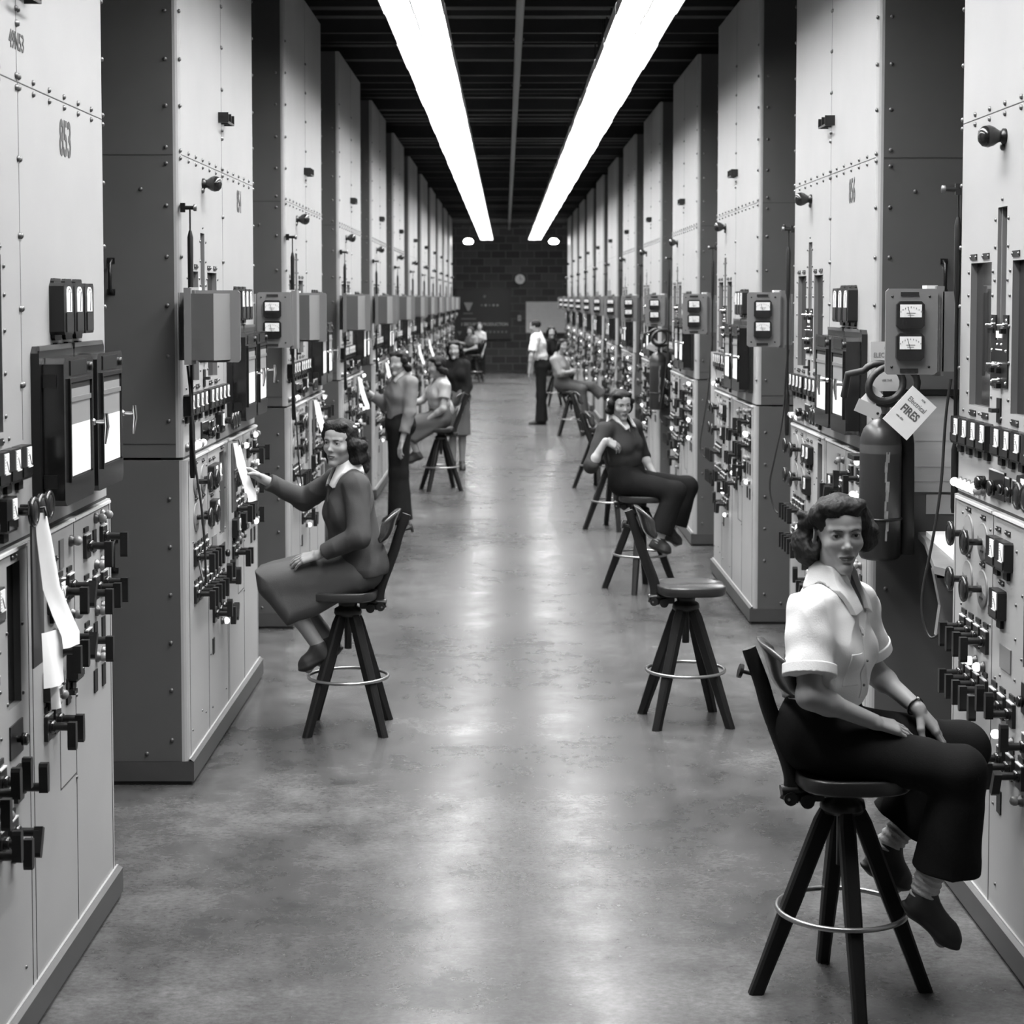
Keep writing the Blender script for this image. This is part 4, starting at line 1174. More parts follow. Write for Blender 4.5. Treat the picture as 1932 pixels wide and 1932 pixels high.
def arm_nodes(sh, elb, wr, r=(.042, .036, .023)):
    sh, elb, wr = map(lambda v: np.asarray(v, float), (sh, elb, wr))
    m = elb + (wr - elb)*.28
    return U(.02, rc(sh, elb, r[0], r[1]), rc(elb, wr, r[1]*.98, r[2]), rc(elb, m, r[1]*.95, r[1]*1.05))
def leg_nodes(hip, kn, an, r=(.075, .052, .033)):
    hip, kn, an = map(lambda v: np.asarray(v, float), (hip, kn, an))
    back = nrm(np.cross(np.cross(an - kn, hip - kn), an - kn)) if np.linalg.norm(np.cross(an-kn, hip-kn)) > 1e-4 else V3(0, 1, 0)
    calf = kn + (an - kn)*.32 + back*.012
    return U(.02, rc(hip, kn, r[0], r[1]), rc(kn, an, r[1]*.95, r[2]), rc(calf, kn + (an-kn)*.6, .048*r[1]/.052, .036*r[1]/.052))
def torso_nodes(J, fat=1.0, man=False, infl=0.0, boxy=0.0):
    nk, pv = V3(*J['neck']), V3(*J['pelvis'])
    s = nrm(V3(*J['shL']) - V3(*J['shR'])); u = nrm(nk - pv); f = nrm(np.cross(s, u)); s = np.cross(u, f)   # s: to the figure's left
    X = np.stack([s, f, u])
    H = np.linalg.norm(nk - pv)
    g = fat
    P = lambda a, b, c: pv + s*a + f*b + u*c
    chest = el(P(0, .005, H*.68), (.145*g + infl, .098*g + infl, .150 + infl), X)
    waist = el(P(0, .0, H*.32), ((.118 + .022*boxy)*g + infl, (.088 + .022*boxy)*g + infl, .15 + infl), X)
    pel = el(P(0, -.012, .0), (.155*g + infl, .112*g + infl, .105 + infl), X)
    sh = U(.03, rc(J['shL'], nk - u*.025, .045*g + infl*.6, .05 + infl*.5), rc(J['shR'], nk - u*.025, .045*g + infl*.6, .05 + infl*.5))
    L = [chest, waist, pel, sh]
    if not man:
        for a in (-1, 1): L.append(el(P(a*.066, .070, H*.60), (.054 + infl*.5, .048 + infl*.6, .054 + infl*.5), X))
    if infl > 0: L.append(rc(nk - u*.035, nk + u*.028 - f*.004, .080*g, .058*g))
    return U(.05, *L), X, P, H
def shoe_nodes(an, heel, toe, up):
    an, heel, toe = map(lambda v: np.asarray(v, float), (an, heel, toe)); up = nrm(up)
    d = nrm(toe - heel); side = nrm(np.cross(d, up)); L = np.linalg.norm(toe - heel)
    ball = heel + d*L*.68
    sole = U(.012, rc(heel + up*.018, ball + up*.014, .030, .036, (up, .45)), rc(ball + up*.014, toe + up*.014 - d*.03, .036, .030, (up, .45)))
    upper = U(.025, rc(heel + up*.035 + d*.012, an, .033, .036), rc(heel + up*.032 + d*.02, ball + up*.028, .033, .034), rc(ball + up*.026, toe + up*.022 - d*.032, .034, .026), rc(an + d*.012 - up*.01, ball + up*.03, .034, .026))
    return U(.006, sole, upper)
def curls(H, pts, r, jit, seed):
    R = random.Random(seed); L = []
    for x, y, z, rr in pts:
        L.append(H.e((x, y, z), (rr*R.uniform(.9, 1.15), rr*R.uniform(.9, 1.15), rr*R.uniform(.85, 1.1))))
        for _ in range(4):
            a = R.uniform(0, 2*PI); b = R.uniform(-1, 1)
            L.append(H.e((x + jit*math.cos(a), y + jit*math.sin(a)*.8, z + jit*b), (rr*.62, rr*.62, rr*.5)))
    return L
def hair_nodes(H, style, seed=1, sc=1.0):
    face = H.e((0, 96, -30), (57, 62, 92))
    forehead = H.e((0, 92, 38), (50, 34, 26))
    cap = H.e((0, -16, 44), (82, 94, 80))
    if style == 'short':                     # man's cut
        cap = H.e((0, -14, 42), (76, 91, 78))
        n = SUB(.008, CUT(cap, (H.p(0, -40, -35), -H.u + H.f*.5)), H.e((0, 92, -20), (62, 70, 82)), H.e((0, 92, 34), (60, 46, 34)))
        return INF(n, .002, .0015, 190, seed)
    L = [cap]
    if style == 'roll':                      # swept up from the forehead, curls to the jaw
        L += [H.e((-30, 48, 88), (46, 34, 24), (0, 18, 12)), H.e((34, 46, 86), (44, 36, 26), (0, -14, -10)), H.e((0, 40, 96), (40, 40, 20))]
        L += [H.e((72, 14, 64), (24, 34, 30)), H.e((-72, 16, 52), (24, 38, 40)), H.e((-78, 6, 8), (20, 34, 44)), H.e((-80, 0, -34), (18, 28, 30))]
        L += curls(H, [(-62, -58, -40, 34), (-40, -80, -62, 38), (0, -88, -66, 40), (42, -78, -60, 38), (70, -42, -46, 34), (82, -8, -40, 24), (-82, -44, 4, 28), (-86, -26, 40, 30), (-90, -40, -28, 36), (-94, -8, -24, 32), (-92, -4, 6, 28), (92, -40, -40, 36), (86, -52, -70, 34), (86, -44, 0, 32), (84, -30, 40, 26)], 30, 22, seed)
        fc = H.e((0, 96, -34), (58, 62, 98))
        extra = [H.e((4, 94, 30), (54, 36, 34)), H.e((84, 14, -6), (18, 26, 34))]
    elif style == 'long':                    # waves down to the collar, rolled front
        L += [H.e((-26, 46, 84), (46, 32, 22), (0, 18, 0)), H.e((40, 34, 84), (38, 36, 26), (0, -16, 0)), H.e((74, 0, 40), (24, 48, 44))]
        L += curls(H, [(70, -20, -10, 34), (74, -40, -50, 36), (66, -66, -84, 38), (40, -92, -70, 40), (0, -100, -80, 42), (-44, -88, -80, 40), (-70, -50, -70, 36), (-78, -20, -40, 30), (-78, -4, 0, 28), (60, -86, -112, 30), (20, -108, -118, 32), (-74, -22, -84, 26), (-76, -60, -60, 42), (-66, -96, -84, 42), (-70, -78, -116, 36), (78, -50, -60, 38), (0, -112, -40, 44), (-84, -40, -20, 34)], 34, 24, seed)
        fc = H.e((0, 96, -34), (58, 62, 98)); extra = [H.e((0, 92, 30), (54, 38, 36))]
    else:                                    # bob
        L += [H.e((-30, 40, 80), (44, 34, 24), (0, 14, 0)), H.e((34, 40, 80), (44, 34, 24), (0, -14, 0))]
        L += curls(H, [(74, -12, 0, 30), (78, -30, -40, 34), (56, -66, -60, 38), (10, -88, -62, 40), (-36, -80, -60, 38), (-72, -44, -50, 36), (-78, -14, -20, 30), (-78, 0, 24, 26), (78, 4, 26, 26)], 30, 18, seed)
        fc = H.e((0, 96, -34), (57, 62, 98)); extra = [H.e((0, 92, 28), (50, 36, 34))]
    hair = SUB(.010, U(.018, *L), fc, *extra)
    return INF(INF(hair, .0, .0026, 62, seed), .0, .0011, 210, seed)

PEOPLE_GROUP = 'operators at work in the aisle'
def person(name_label, J, h=.01, head=None, roll=0.0, hs=1.0, man=False, fine=False, hair='bob', hairm=None, seed=1,
           top=None, sleeve=1.0, topcol=None, loose=.012, bottom='trousers', botcol=None, hemR=None, hemL=None, hem_r=.10,
           hands=None, fold=.003, collar=None, neckopen=False, skirt=None, shoes=True, socks=None, fat=1.0, jacket_hem=None, skirt_len=None, legm=None, hscale=1.0, boxy=0.0, sleeve_r=0.0, details=False, bracelet=None, ornament=None):
    off = V3(J['pelvis'][0], J['pelvis'][1], 0)
    H = Head(head[0], head[1], roll, hs)
    G = {k: V3(*v) for k, v in J.items()}
    T, X, P, TH = torso_nodes(J, fat, man, -.012)
    s, f, u = X
    hd = head_nodes(H, man, fine)
    nr = .050 if not man else .058
    neck = rc(H.p(0, -14, -48), G['neck'] + u*.0, nr*hs, nr*1.12, (H.f, 1.05))
    body = [T, U(.018, hd, neck)]
    hn = {}
    for sd in 'RL':
        body.append(arm_nodes(G['sh'+sd], G['el'+sd], G['wr'+sd], (.043*fat, .036*fat, .0235*hscale) if not man else (.05, .042, .029)))
        q = (hands or {}).get(sd, {})
        d = V3(*q.get('d', tuple(nrm(G['wr'+sd] - G['el'+sd]))))
        if 'd' not in q: d = nrm(d)
        nn = V3(*q.get('n', tuple(f)))
        th = q.get('thumb', 1)
        body.append(U(.012, hand_nodes(G['wr'+sd], d, nn, th, q.get('curl', (.25, .28, .3, .34)), q.get('sc', 1.0)*hscale, q.get('spread', .06), q.get('tcurl', .4))))
        body.append(leg_nodes(G['hip'+sd], G['kn'+sd], G['an'+sd], (.075*fat, .052*fat, .034)))
        body.append(rc(G['an'+sd], G['to'+sd]*.7 + G['he'+sd]*.3, .032, .022))
    bn = U(.012, *body)
    mats = [SKIN]; pick = None
    if legm is not None:
        mats.append(legm); zc = min(G['hipR'][2], G['hipL'][2])
        def pick(c):
            m = np.zeros(len(c), int)
            for sd in 'RL':
                a = leg_nodes(G['hip'+sd], G['kn'+sd], G['an'+sd])(c) < .012
                b = rc(G['an'+sd], G['to'+sd]*.7 + G['he'+sd]*.3, .032, .022)(c) < .012
                m |= (a | b)
            return m.astype(int)
    root = bpy.data.objects.new('person', sdf_mesh(bn, h, 'person', mats, off, pick)); COL.objects.link(root)
    root.location = tuple(off); tag(root, name_label, 'person', PEOPLE_GROUP)
    def child(nm, node, hh, m, **k):
        return ob(nm, sdf_mesh(node, hh, nm, [m], off, **k), root)
    if fine: face_children(H, root, off)
    child('hair', hair_nodes(H, hair, seed), h if not fine else h*.9, hairm or HAIR2)
    # ---- top
    Tt, _, _, _ = torso_nodes(J, fat, man, loose, boxy)
    sl = []
    for sd in 'RL':
        a, b, c = G['sh'+sd], G['el'+sd], G['wr'+sd]
        r0 = .052*fat + loose*.6 + sleeve_r
        if sleeve <= 1:
            e = a + (b - a)*sleeve; dv = nrm(b - a)
            n_ = rc(a, a + (b-a)*min(1.12, sleeve + .15), r0, r0*1.04 if sleeve < 1 else r0*.95)
            sl.append(CUT(n_, (e, dv)))
        else:
            t = sleeve - 1; e = b + (c - b)*t; dv = nrm(c - b)
            lo_ = CUT(rc(b, b + (c-b)*min(1.05, t + .12), r0*.90, r0*.62 if t > .8 else r0*.76), (e, dv))
            sl.append(U(.018, rc(a, b, r0, r0*.90), lo_))
    zt = .105 if jacket_hem is None else jacket_hem
    if boxy > .8 and jacket_hem is not None: Tt = U(.05, Tt, el(P(0, -.006, .03), (.170*fat, .142*fat, .14), X))
    topn = U(.03, CUT(Tt, (P(0, 0, zt), -u), k=.01), *sl)
    if jacket_hem is None: topn = U(.03, topn, CUT(el(P(0, .008, .165), (.128*fat + loose, .100*fat + loose, .075), X), (P(0, 0, .102), -u)))
    nkc = G['neck'] + u*.02
    open_ = [rc(G['neck'] + u*.012, H.p(0, -14, -48), nr*1.06, nr*1.10)]
    if neckopen:
        open_.append(rc(G['neck'] + f*.055 + u*.05, G['neck'] + f*.118 - u*.105, .060, .012))
    topn = SUB(.006, INF(topn, 0, fold, 34, seed), *open_)
    child(topcol[1], topn, h*1.1 if fine else h, topcol[0])
    if details:                                          # placket, pocket, cuffs, buttons
        shell_ = lambda: (INF(topn, .0022), Node(lambda Q: -(topn(Q) + .003), topn.lo, topn.hi))
        fr = Node(lambda Q, o=P(0, .03, 0): -((Q - o) @ f), topn.lo, topn.hi)
        pk = polyprism([(-.014, .13), (.014, .13), (.014, TH*.80), (-.014, TH*.80)], P(0, .1, 0), s, u, .2, .002)
        child('placket', AND(*shell_(), pk, fr), h*.8, topcol[0])
        pc = polyprism([(-.105, TH*.40), (-.035, TH*.40), (-.035, TH*.63), (-.105, TH*.63)], P(0, .1, 0), s, u, .2, .003)
        child('pocket', AND(*shell_(), pc, fr), h*.8, topcol[0])
        for n_, sd in zip(sl, 'RL'):
            a, b = G['sh'+sd], G['el'+sd]; e = a + (b - a)*sleeve; dv = nrm(b - a)
            band = Node(lambda Q, e=e, dv=dv: np.abs((Q - e) @ dv + .016) - .016, n_.lo - .01, n_.hi + .01)
            child('cuff', AND(INF(n_, fold*1.4 + .001), Node(lambda Q, n_=n_, dv=dv, e=e: -(n_(Q - dv*0) + .004), n_.lo - .01, n_.hi + .01), band), h, topcol[0])
        for c_ in (.17, .245, .32):
            q = P(0, .03, c_)
            for _ in range(60):
                q = q + f*max(.0005, topn(q[None])[0]*-.8) if topn(q[None])[0] < 0 else q
            ob('button', MB().ball((0, 0, 0), .0048, GREYPL, 8).mesh('button'), root, tuple(q + f*.003 - off))
    if bracelet:
        d = nrm(G['el'+bracelet] - G['wr'+bracelet]); c_ = G['wr'+bracelet] + d*.012
        M_ = Vector(d).to_track_quat('Z', 'Y').to_matrix().to_4x4()
        o = ob('bracelet', MB().torus((0, 0, 0), .0285*hscale, .0032, BLACK, 24, 6, M_).ball(tuple(M_ @ Vector((0, .029, 0))), .006, CHROME, 8).mesh('bracelet'), root, tuple(c_ - off))
    if ornament:
        om = MB().ball((0, 0, 0), .011, C_WHITE, 10, (1.2, .7, .6)).ball((.016, .0, .014), .010, C_WHITE, 10, (.7, .7, 1.3)).ball((-.014, 0, -.013), .011, C_WHITE, 10, (1.4, .7, .7))
        ob('hair_ornament', om.mesh('hair_ornament'), root, tuple(H.p(*ornament) - off))
    if collar is not None:
        A_ = INF(topn_raw(J, fat, man, loose + .004, nr, G, H, u), .0)
        pts = []
        for a in (-1, 1):
            o1 = G['neck'] + u*.075 - f*.03; 
            wedge = polyprism([(a*.044, .10), (a*.064, .085), (a*.084, .02), (a*.062, -.05), (a*.022, -.035)] if a > 0 else [(a*.022, -.035), (a*.062, -.05), (a*.084, .02), (a*.064, .085), (a*.044, .10)], G['neck'] + f*.06, s, u, .20, .004)
            front = Node(lambda Q, o=G['neck'] - f*.055, f_=f: -((Q - o) @ f_), wedge.lo, wedge.hi)
            pts.append(AND(INF(A_, .005 + fold*1.3), Node(lambda Q: -(A_(Q) + .004), A_.lo, A_.hi), wedge, front))
        back = AND(INF(rc(G['neck'] - u*.0, G['neck'] + u*.045 - f*.006, nr*1.30, nr*1.22), .004), Node(lambda Q, q=rc(G['neck'] - u*.02, G['neck'] + u*.09 - f*.01, nr*1.24, nr*1.12): -q(Q), *(lambda q: (q.lo - 1, q.hi + 1))(G['neck'][None].repeat(2, 0)) ) if False else CUT(rc(G['neck'] - u*.0, G['neck'] + u*.045 - f*.006, nr*1.30, nr*1.22), (G['neck'] + f*.012 + u*.03, f)))
        back = SUB(.002, back, rc(G['neck'] - u*.03, G['neck'] + u*.12 - f*.012, nr*1.22, nr*1.10))
        child('collar', U(.004, *pts, back), h*.75 if fine else h*.8, collar)
    # ---- lower half
    waist = U(.05, el(P(0, -.010, .0), (.158*fat, .128*fat, .125), X), rc(P(-.05, 0, .06), P(.05, 0, .06), .105*fat, .105*fat, (f, .86)), CUT(rc(P(-.045, 0, .09), P(.045, 0, .09), .088*fat, .088*fat, (f, .88)), (P(0, 0, .135), u)))
    if bottom == 'trousers':
        L = [CUT(waist, (P(0, 0, .135), u))]
        for sd, hem in (('R', hemR), ('L', hemL)):
            hp, kn, an = G['hip'+sd], G['kn'+sd], G['an'+sd]
            hm = V3(*hem) if hem is not None else kn + (an - kn)*.86
            dv = nrm(hm - kn)
            lo_ = CUT(rc(kn, hm + dv*.10, .076*fat, hem_r*1.06), (hm, dv))
            lo_ = SUB(.002, lo_, rc(hm - dv*.05, hm + dv*.1, hem_r*.78, hem_r*.92))
            L += [U(.035, rc(hp, kn, .092*fat, .075*fat), lo_)]
        child('trousers', INF(U(.03, *L), 0, fold*.55, 26, seed+3), h*1.2 if fine else h, botcol)
    else:
        L = [CUT(waist, (P(0, 0, .135), u)), rc(G['hipR'], G['knR'], .095*fat, .075), rc(G['hipL'], G['knL'], .095*fat, .075)]
        if skirt is not None: L.append(skirt)
        child('skirt', INF(U(.04, *L), 0, fold*.9, 22, seed+5), h*1.2 if fine else h, botcol)
    for sd in 'RL':
        if socks is not None:
            a = G['an'+sd]; k_ = nrm(G['kn'+sd] - a)
            so = rc(a - k_*.03, a + k_*.10, .040, .043)
            so = INF(so, 0); fs = so.f
            so.f = lambda Q, fs=fs, a=a, k_=k_: fs(Q) - .0022*np.sin(((Q - a) @ k_)*330 + 2*np.sin(Q[:, 0]*40))
            child('sock', CUT(so, (a + k_*.11, k_)), h, socks)
        if shoes:
            a = G['an'+sd]
            upv = nrm(np.cross(np.cross(G['to'+sd] - G['he'+sd], G['kn'+sd] - a), G['to'+sd] - G['he'+sd]))
            o = child('shoe', shoe_nodes(a, G['he'+sd], G['to'+sd], upv), h, SHOE)
    return root
def topn_raw(J, fat, man, loose, nr, G, H, u):
    Tt, _, _, _ = torso_nodes(J, fat, man, loose)
    return U(.03, Tt, rc(G['neck'] - u*.02, G['neck'] + u*.05, nr*1.28, nr*1.22))
# ---- nearest woman, right of the aisle
A = dict(neck=(.992, 5.462, 1.232), shR=(.905, 5.325, 1.190), shL=(1.090, 5.595, 1.185), pelvis=(.965, 5.45, .800),
         elR=(.893, 5.235, .965), wrR=(1.092, 5.285, .876), elL=(1.160, 5.660, .955), wrL=(1.270, 5.490, .868),
         hipR=(.985, 5.365, .785), hipL=(1.035, 5.535, .785), knR=(1.350, 5.285, .722), knL=(1.430, 5.560, .728),
         anR=(1.258, 5.325, .345), anL=(1.205, 5.580, .415), heR=(1.205, 5.33, .285), toR=(1.352, 5.295, .175), heL=(1.135, 5.57, .330), toL=(1.262, 5.545, .275))
person('woman in white short-sleeved blouse and black trousers seated on the nearest stool, facing the camera', A, h=.003, fine=True,
       head=((1.010, 5.435, 1.418), (.11, -.99, -.02)), roll=-.03, hs=.985, hair='roll', hairm=HAIR1, seed=2,
       topcol=(C_WHITE, 'blouse'), sleeve=.76, loose=.020, sleeve_r=.006, boxy=.3, fold=.0055, neckopen=True, collar=C_WHITE, details=True, bracelet='L',
       botcol=C_BLACK, hemR=(1.322, 5.315, .425), hemL=(1.238, 5.575, .482), hem_r=.104, socks=SOCK,
       hands={'R': dict(d=(.86, .34, -.30), n=(.30, -.30, .90), thumb=-1, curl=(.16, .18, .2, .24)), 'L': dict(d=(.62, -.02, -.70), n=(.68, -.35, .62), thumb=1, curl=(.14, .16, .18, .2))})
# ---- woman in the grey jacket, left
B_ = dict(neck=(-.772, 8.845, 1.262), shL=(-.722, 8.695, 1.222), shR=(-.835, 8.985, 1.225), pelvis=(-.735, 8.85, .800),
          elL=(-.705, 8.615, .985), wrL=(-.905, 8.660, .892), elR=(-1.020, 9.075, 1.115), wrR=(-1.212, 8.950, 1.232),
          hipL=(-.755, 8.765, .790), hipR=(-.765, 8.935, .790), knL=(-1.130, 8.775, .745), knR=(-1.135, 8.935, .745),
          anL=(-.918, 8.765, .425), anR=(-.880, 8.935, .430), heL=(-.868, 8.765, .360), toL=(-1.010, 8.745, .298), heR=(-.83, 8.935, .36), toR=(-.965, 8.925, .29))
person('woman in grey jacket and skirt reaching for the controls of cabinet 854', B_, h=.0042, fine=True,
       head=((-.810, 8.80, 1.424), (-.46, -.885, -.02)), roll=.04, hs=.97, hair='long', hairm=HAIR2, seed=5,
       topcol=(C_GREY, 'jacket'), sleeve=1.86, loose=.018, fold=.003, neckopen=True, collar=C_WHITE, jacket_hem=-.035, boxy=1.0, ornament=(-82, -26, 98),
       bottom='skirt', botcol=C_SKIRT, legm=HOSE,
       skirt=polyprism([(-1.225, .80), (-1.205, .70), (-1.07, .53), (-.93, .58), (-.70, .705), (-.66, .80), (-.80, .88), (-1.05, .84)], (0, 8.85, 0), (1, 0, 0), (0, 0, 1), .165, .07),
       hands={'R': dict(d=(-.78, -.22, .45), n=(.25, .55, .75), thumb=-1, curl=(.35, .55, .6, .65)), 'L': dict(d=(-.92, .22, -.25), n=(-.1, -.55, .8), thumb=1, curl=(.2, .22, .24, .28))})
# ---- woman in the dark sweater, leaning on her stool back
C = dict(neck=(.825, 13.10, 1.222), shR=(.712, 12.975, 1.180), shL=(.945, 13.265, 1.180), pelvis=(.895, 13.10, .800),
         elR=(.612, 12.850, .935), wrR=(.712, 12.845, 1.112), elL=(1.020, 13.335, .960), wrL=(1.100, 13.215, .825),
         hipR=(.91, 13.02, .79), hipL=(.95, 13.185, .79), knR=(1.225, 12.96, .735), knL=(1.345, 13.305, .735),
         anR=(1.105, 12.95, .395), anL=(1.215, 13.29, .42), heR=(1.055, 12.95, .325), toR=(1.190, 12.92, .285), heL=(1.17, 13.29, .345), toL=(1.30, 13.27, .30))
person('woman in dark sweater with white collar, one arm over her stool back', C, h=.0055, fine=True,
       head=((.835, 13.03, 1.362), (.30, -.94, -.14)), roll=-.05, hs=.93, hair='bob', hairm=HAIR2, seed=8,
       topcol=(C_DKSW, 'sweater'), sleeve=1.12, loose=.012, fold=.003, collar=C_WHITE, neckopen=True,
       botcol=C_BLACK, hemR=(1.118, 12.95, .44), hemL=(1.262, 13.295, .455), hem_r=.085, socks=SOCK,
       hands={'R': dict(d=(.80, .30, -.35), n=(.25, -.75, .6), thumb=-1, curl=(.3, .35, .35, .4)), 'L': dict(d=(.78, -.1, -.5), n=(.5, -.2, .8), thumb=1)})
# ---- standing woman in the knit top
D = dict(neck=(-.975, 17.02, 1.385), shL=(-.885, 16.90, 1.335), shR=(-1.055, 17.16, 1.335), pelvis=(-1.005, 17.02, .930),
         elL=(-.900, 16.84, 1.065), wrL=(-.968, 16.79, .800), elR=(-1.150, 17.20, 1.115), wrR=(-1.310, 17.13, 1.240),
         hipL=(-.99, 16.935, .90), hipR=(-1.03, 17.10, .90), knL=(-1.0, 16.94, .48), knR=(-1.03, 17.10, .48), anL=(-.985, 16.94, .085), anR=(-1.01, 17.10, .085),
         heL=(-.94, 16.94, .0), toL=(-1.16, 16.90, .0), heR=(-.965, 17.10, .0), toR=(-1.18, 17.06, .0))
person('dark-haired woman standing in a grey knit top and black trousers, hand on the panel', D, h=.007,
       head=((-1.005, 16.98, 1.520), (-.62, -.78, -.03)), hs=1.0, hair='bob', seed=11, fine=False,
       topcol=(C_MID, 'knit_top'), sleeve=1.72, loose=.014, collar=C_PALE, jacket_hem=.03,
       botcol=C_BLACK, hemR=(-1.01, 17.10, .045), hemL=(-.995, 16.94, .045), hem_r=.118, fat=1.1, boxy=.5)
E_ = dict(neck=(-.722, 20.0, 1.215), shL=(-.672, 19.86, 1.165), shR=(-.765, 20.12, 1.165), pelvis=(-.735, 20.0, .800), elL=(-.690, 19.80, .915), wrL=(-.885, 19.86, .775), elR=(-.93, 20.15, .99), wrR=(-1.10, 20.05, .93),
          hipL=(-.75, 19.92, .79), hipR=(-.76, 20.08, .79), knL=(-1.10, 19.90, .745), knR=(-1.12, 20.09, .745), anL=(-.98, 19.9, .42), anR=(-1.0, 20.09, .42), heL=(-.93, 19.9, .35), toL=(-1.10, 19.9, .30), heR=(-.95, 20.09, .35), toR=(-1.12, 20.09, .3))
person('woman in a pale short-sleeved blouse seated at the left cabinets behind the standing woman', E_, h=.009,
       head=((-.765, 19.97, 1.372), (-.95, -.28, -.1)), hair='bob', seed=13, topcol=(C_PALE, 'blouse'), sleeve=.55, loose=.02, neckopen=True,
       botcol=C_SKIRT, bottom='skirt', legm=HOSE, skirt=polyprism([(-1.18, .80), (-1.15, .60), (-1.0, .52), (-.70, .70), (-.66, .80)], (0, 20.0, 0), (1, 0, 0), (0, 0, 1), .17, .05))
F_ = dict(neck=(-.625, 22.42, 1.355), shL=(-.505, 22.40, 1.305), shR=(-.735, 22.42, 1.305), pelvis=(-.605, 22.43, .900), elL=(-.470, 22.38, 1.035), wrL=(-.535, 22.27, .815), elR=(-.760, 22.38, 1.04), wrR=(-.70, 22.25, .86),
          hipL=(-.54, 22.43, .88), hipR=(-.68, 22.43, .88), knL=(-.54, 22.42, .47), knR=(-.66, 22.42, .47), anL=(-.545, 22.43, .085), anR=(-.655, 22.43, .085), heL=(-.55, 22.48, 0), toL=(-.53, 22.26, 0), heR=(-.66, 22.48, 0), toR=(-.70, 22.27, 0))
person('woman standing in a black cardigan and grey skirt beyond the left group', F_, h=.009,
       head=((-.632, 22.38, 1.490), (-.22, -.96, -.02)), hair='bob', seed=17, topcol=(C_BLACK, 'cardigan'), sleeve=1.9, loose=.02, jacket_hem=-.12,
       botcol=C_SKIRT, bottom='skirt', legm=HOSE, skirt=CUT(rc((-.605, 22.43, .90), (-.61, 22.42, .36), .135, .185, (V3(0, 1, 0), .75)), ((-.6, 22.4, .43), (0, 0, -1))))
M_ = dict(neck=(.535, 30.5, 1.525), shR=(.50, 30.72, 1.46), shL=(.50, 30.28, 1.46), pelvis=(.60, 30.5, .980), elL=(.435, 30.20, 1.165), wrL=(.400, 30.20, .890), elR=(.50, 30.80, 1.17), wrR=(.46, 30.78, .90),
          hipL=(.60, 30.40, .95), hipR=(.60, 30.60, .95), knL=(.60, 30.40, .50), knR=(.60, 30.60, .50), anL=(.60, 30.40, .09), anR=(.62, 30.60, .09), heL=(.655, 30.4, 0), toL=(.385, 30.38, 0), heR=(.67, 30.6, 0), toR=(.42, 30.62, 0))
person('man in a white shirt and dark trousers standing in the aisle seen from the side', M_, h=.010, man=True,
       head=((.498, 30.48, 1.650), (-.93, .28, -.12)), hair='short', seed=19, topcol=(C_WHITE, 'shirt'), sleeve=.75, loose=.03, fold=.005, botcol=C_BLACK, hemR=(.62, 30.6, .05), hemL=(.60, 30.4, .05), hem_r=.10, fat=1.08)
G_ = dict(neck=(.815, 28.0, 1.225), shR=(.745, 27.86, 1.175), shL=(.86, 28.12, 1.175), pelvis=(.89, 28.0, .800), elR=(.84, 27.80, .97), wrR=(1.02, 27.86, 1.00), elL=(1.0, 28.15, .98), wrL=(1.07, 27.95, 1.03),
          hipR=(.91, 27.92, .79), hipL=(.92, 28.08, .79), knR=(1.18, 27.88, .72), knL=(1.34, 28.05, .76), anR=(1.20, 27.9, .33), anL=(1.55, 28.05, .60), heR=(1.16, 27.9, .265), toR=(1.34, 27.9, .27), heL=(1.59, 28.05, .56), toL=(1.62, 28.05, .76))
person('woman in grey seated on the right with one leg stretched to the cabinet', G_, h=.010,
       head=((.885, 27.96, 1.395), (.5, -.85, -.05)), hs=.9, hair='bob', seed=23, topcol=(C_LTGREY, 'blouse'), sleeve=1.4, loose=.02, botcol=cloth('grey_slacks', .07), hemL=(1.50, 28.05, .62), hem_r=.09)
H_ = dict(neck=(.90, 35.8, 1.30), shR=(.80, 35.65, 1.25), shL=(1.02, 35.95, 1.25), pelvis=(.95, 35.8, .800), elR=(.78, 35.55, 1.0), wrR=(.95, 35.5, .9), elL=(1.08, 36.0, 1.0), wrL=(1.2, 35.9, .95),
          hipR=(.97, 35.7, .79), hipL=(.98, 35.9, .79), knR=(1.32, 35.7, .74), knL=(1.33, 35.9, .74), anR=(1.2, 35.7, .4), anL=(1.22, 35.9, .4), heR=(1.15, 35.7, .33), toR=(1.33, 35.7, .29), heL=(1.17, 35.9, .33), toL=(1.34, 35.9, .29))
person('dim figure in black seated beyond the standing man on the right', H_, h=.012, head=((.905, 35.76, 1.455), (.2, -.97, 0)), hair='bob', seed=29, topcol=(C_BLACK, 'jacket'), sleeve=1.9, loose=.02, botcol=C_BLACK)
I_ = dict(neck=(-.86, 46.0, 1.15), shL=(-.78, 45.87, 1.10), shR=(-.95, 46.1, 1.10), pelvis=(-.82, 46.0, .800), elL=(-.76, 45.8, .88), wrL=(-.98, 45.8, .82), elR=(-1.02, 46.15, .95), wrR=(-1.15, 46.0, 1.0),
          hipL=(-.84, 45.92, .79), hipR=(-.85, 46.08, .79), knL=(-1.18, 45.9, .74), knR=(-1.18, 46.08, .74), anL=(-1.05, 45.9, .4), anR=(-1.05, 46.08, .4), heL=(-1.0, 45.9, .33), toL=(-1.2, 45.9, .29), heR=(-1.0, 46.08, .33), toR=(-1.2, 46.08, .29))
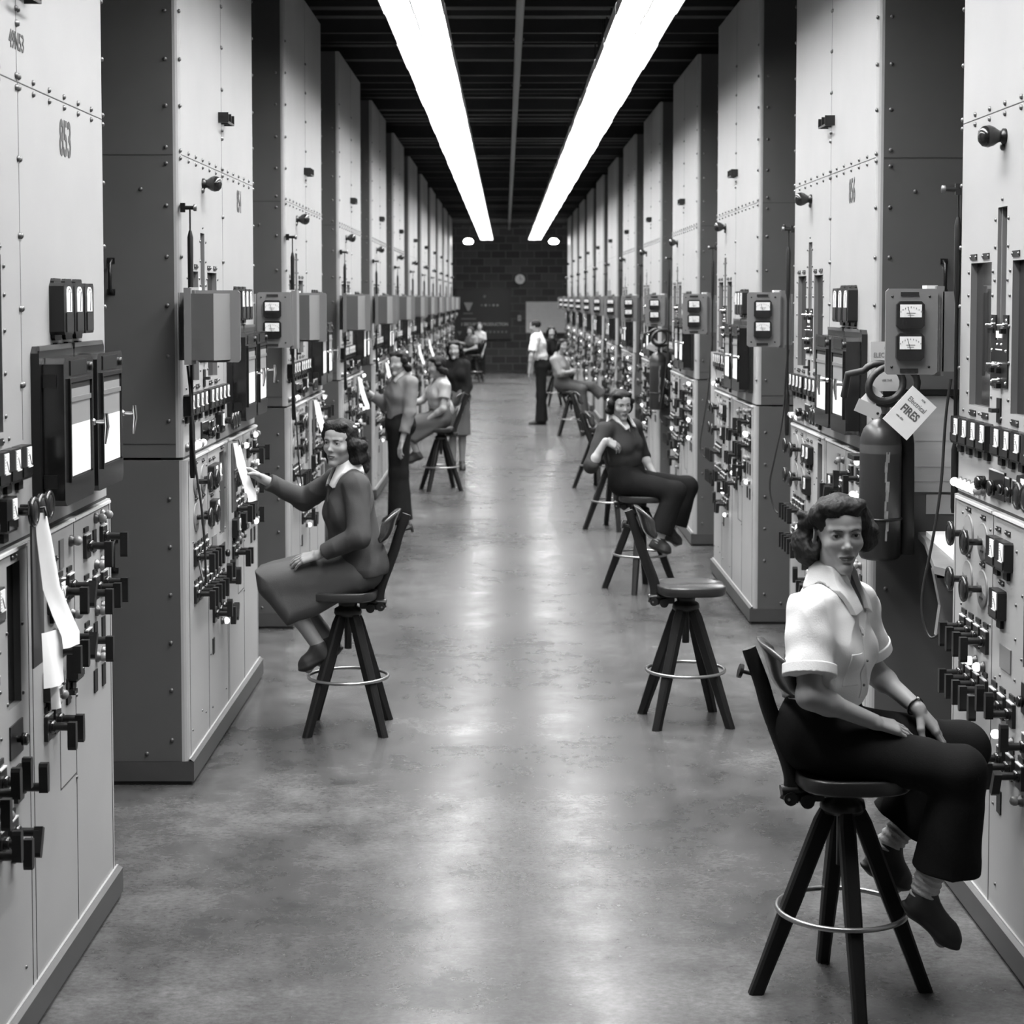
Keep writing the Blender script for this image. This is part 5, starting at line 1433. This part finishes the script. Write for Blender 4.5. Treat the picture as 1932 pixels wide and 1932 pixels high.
person('farthest seated woman on the left in a grey patterned blouse', I_, h=.014, head=((-.905, 45.95, 1.29), (-.4, -.9, 0)), hair='bob', hairm=HAIR1, seed=31, topcol=(C_MID, 'blouse'), sleeve=.6, loose=.02, botcol=C_BLACK)
K_ = dict(neck=(-.70, 47.6, 1.24), shL=(-.58, 47.55, 1.18), shR=(-.82, 47.65, 1.18), pelvis=(-.70, 47.6, .85), elL=(-.55, 47.5, .93), wrL=(-.60, 47.4, .72), elR=(-.85, 47.55, .93), wrR=(-.82, 47.4, .75),
          hipL=(-.62, 47.6, .82), hipR=(-.78, 47.6, .82), knL=(-.62, 47.58, .44), knR=(-.78, 47.58, .44), anL=(-.62, 47.6, .08), anR=(-.78, 47.6, .08), heL=(-.62, 47.65, 0), toL=(-.62, 47.42, 0), heR=(-.78, 47.65, 0), toR=(-.78, 47.42, 0))
person('farthest standing woman on the left before the notice board in a pale blouse', K_, h=.014, head=((-.69, 47.56, 1.385), (.1, -1, 0)), hair='bob', hairm=HAIR1, seed=37, topcol=(C_PALE, 'blouse'), sleeve=.6, loose=.02, botcol=C_BLACK, hem_r=.09)
# ------------------------------------------------------------------ camera, world, look
cam = bpy.data.cameras.new('camera'); co = bpy.data.objects.new('camera', cam); COL.objects.link(co)
co.location = (0, 0, 2.13)
F = 3400.0; pitch = math.atan(193/3400.0)
co.rotation_euler = (PI/2 - pitch, 0, 0)
cam.sensor_width = 36; cam.lens = F/1932*36
cam.shift_x = 12/1932; cam.shift_y = -210/1932
cam.clip_start = .1; cam.clip_end = 200
cam.dof.use_dof = True; cam.dof.focus_distance = 6.7; cam.dof.aperture_fstop = 6.0
scene.camera = co
w = bpy.data.worlds.new('world'); scene.world = w; w.use_nodes = True
w.node_tree.nodes['Background'].inputs[0].default_value = (0, 0, 0, 1)
vs = scene.view_settings
vs.view_transform = 'Standard'; vs.look = 'None'; vs.exposure = EXPO; vs.gamma = 1; vs.use_curve_mapping = False
scene.cycles.max_bounces = 6; scene.cycles.diffuse_bounces = 3; scene.cycles.glossy_bounces = 3
scene.cycles.use_denoising = True
scene.cycles.sample_clamp_indirect = 4.0
scene.cycles.use_light_tree = True
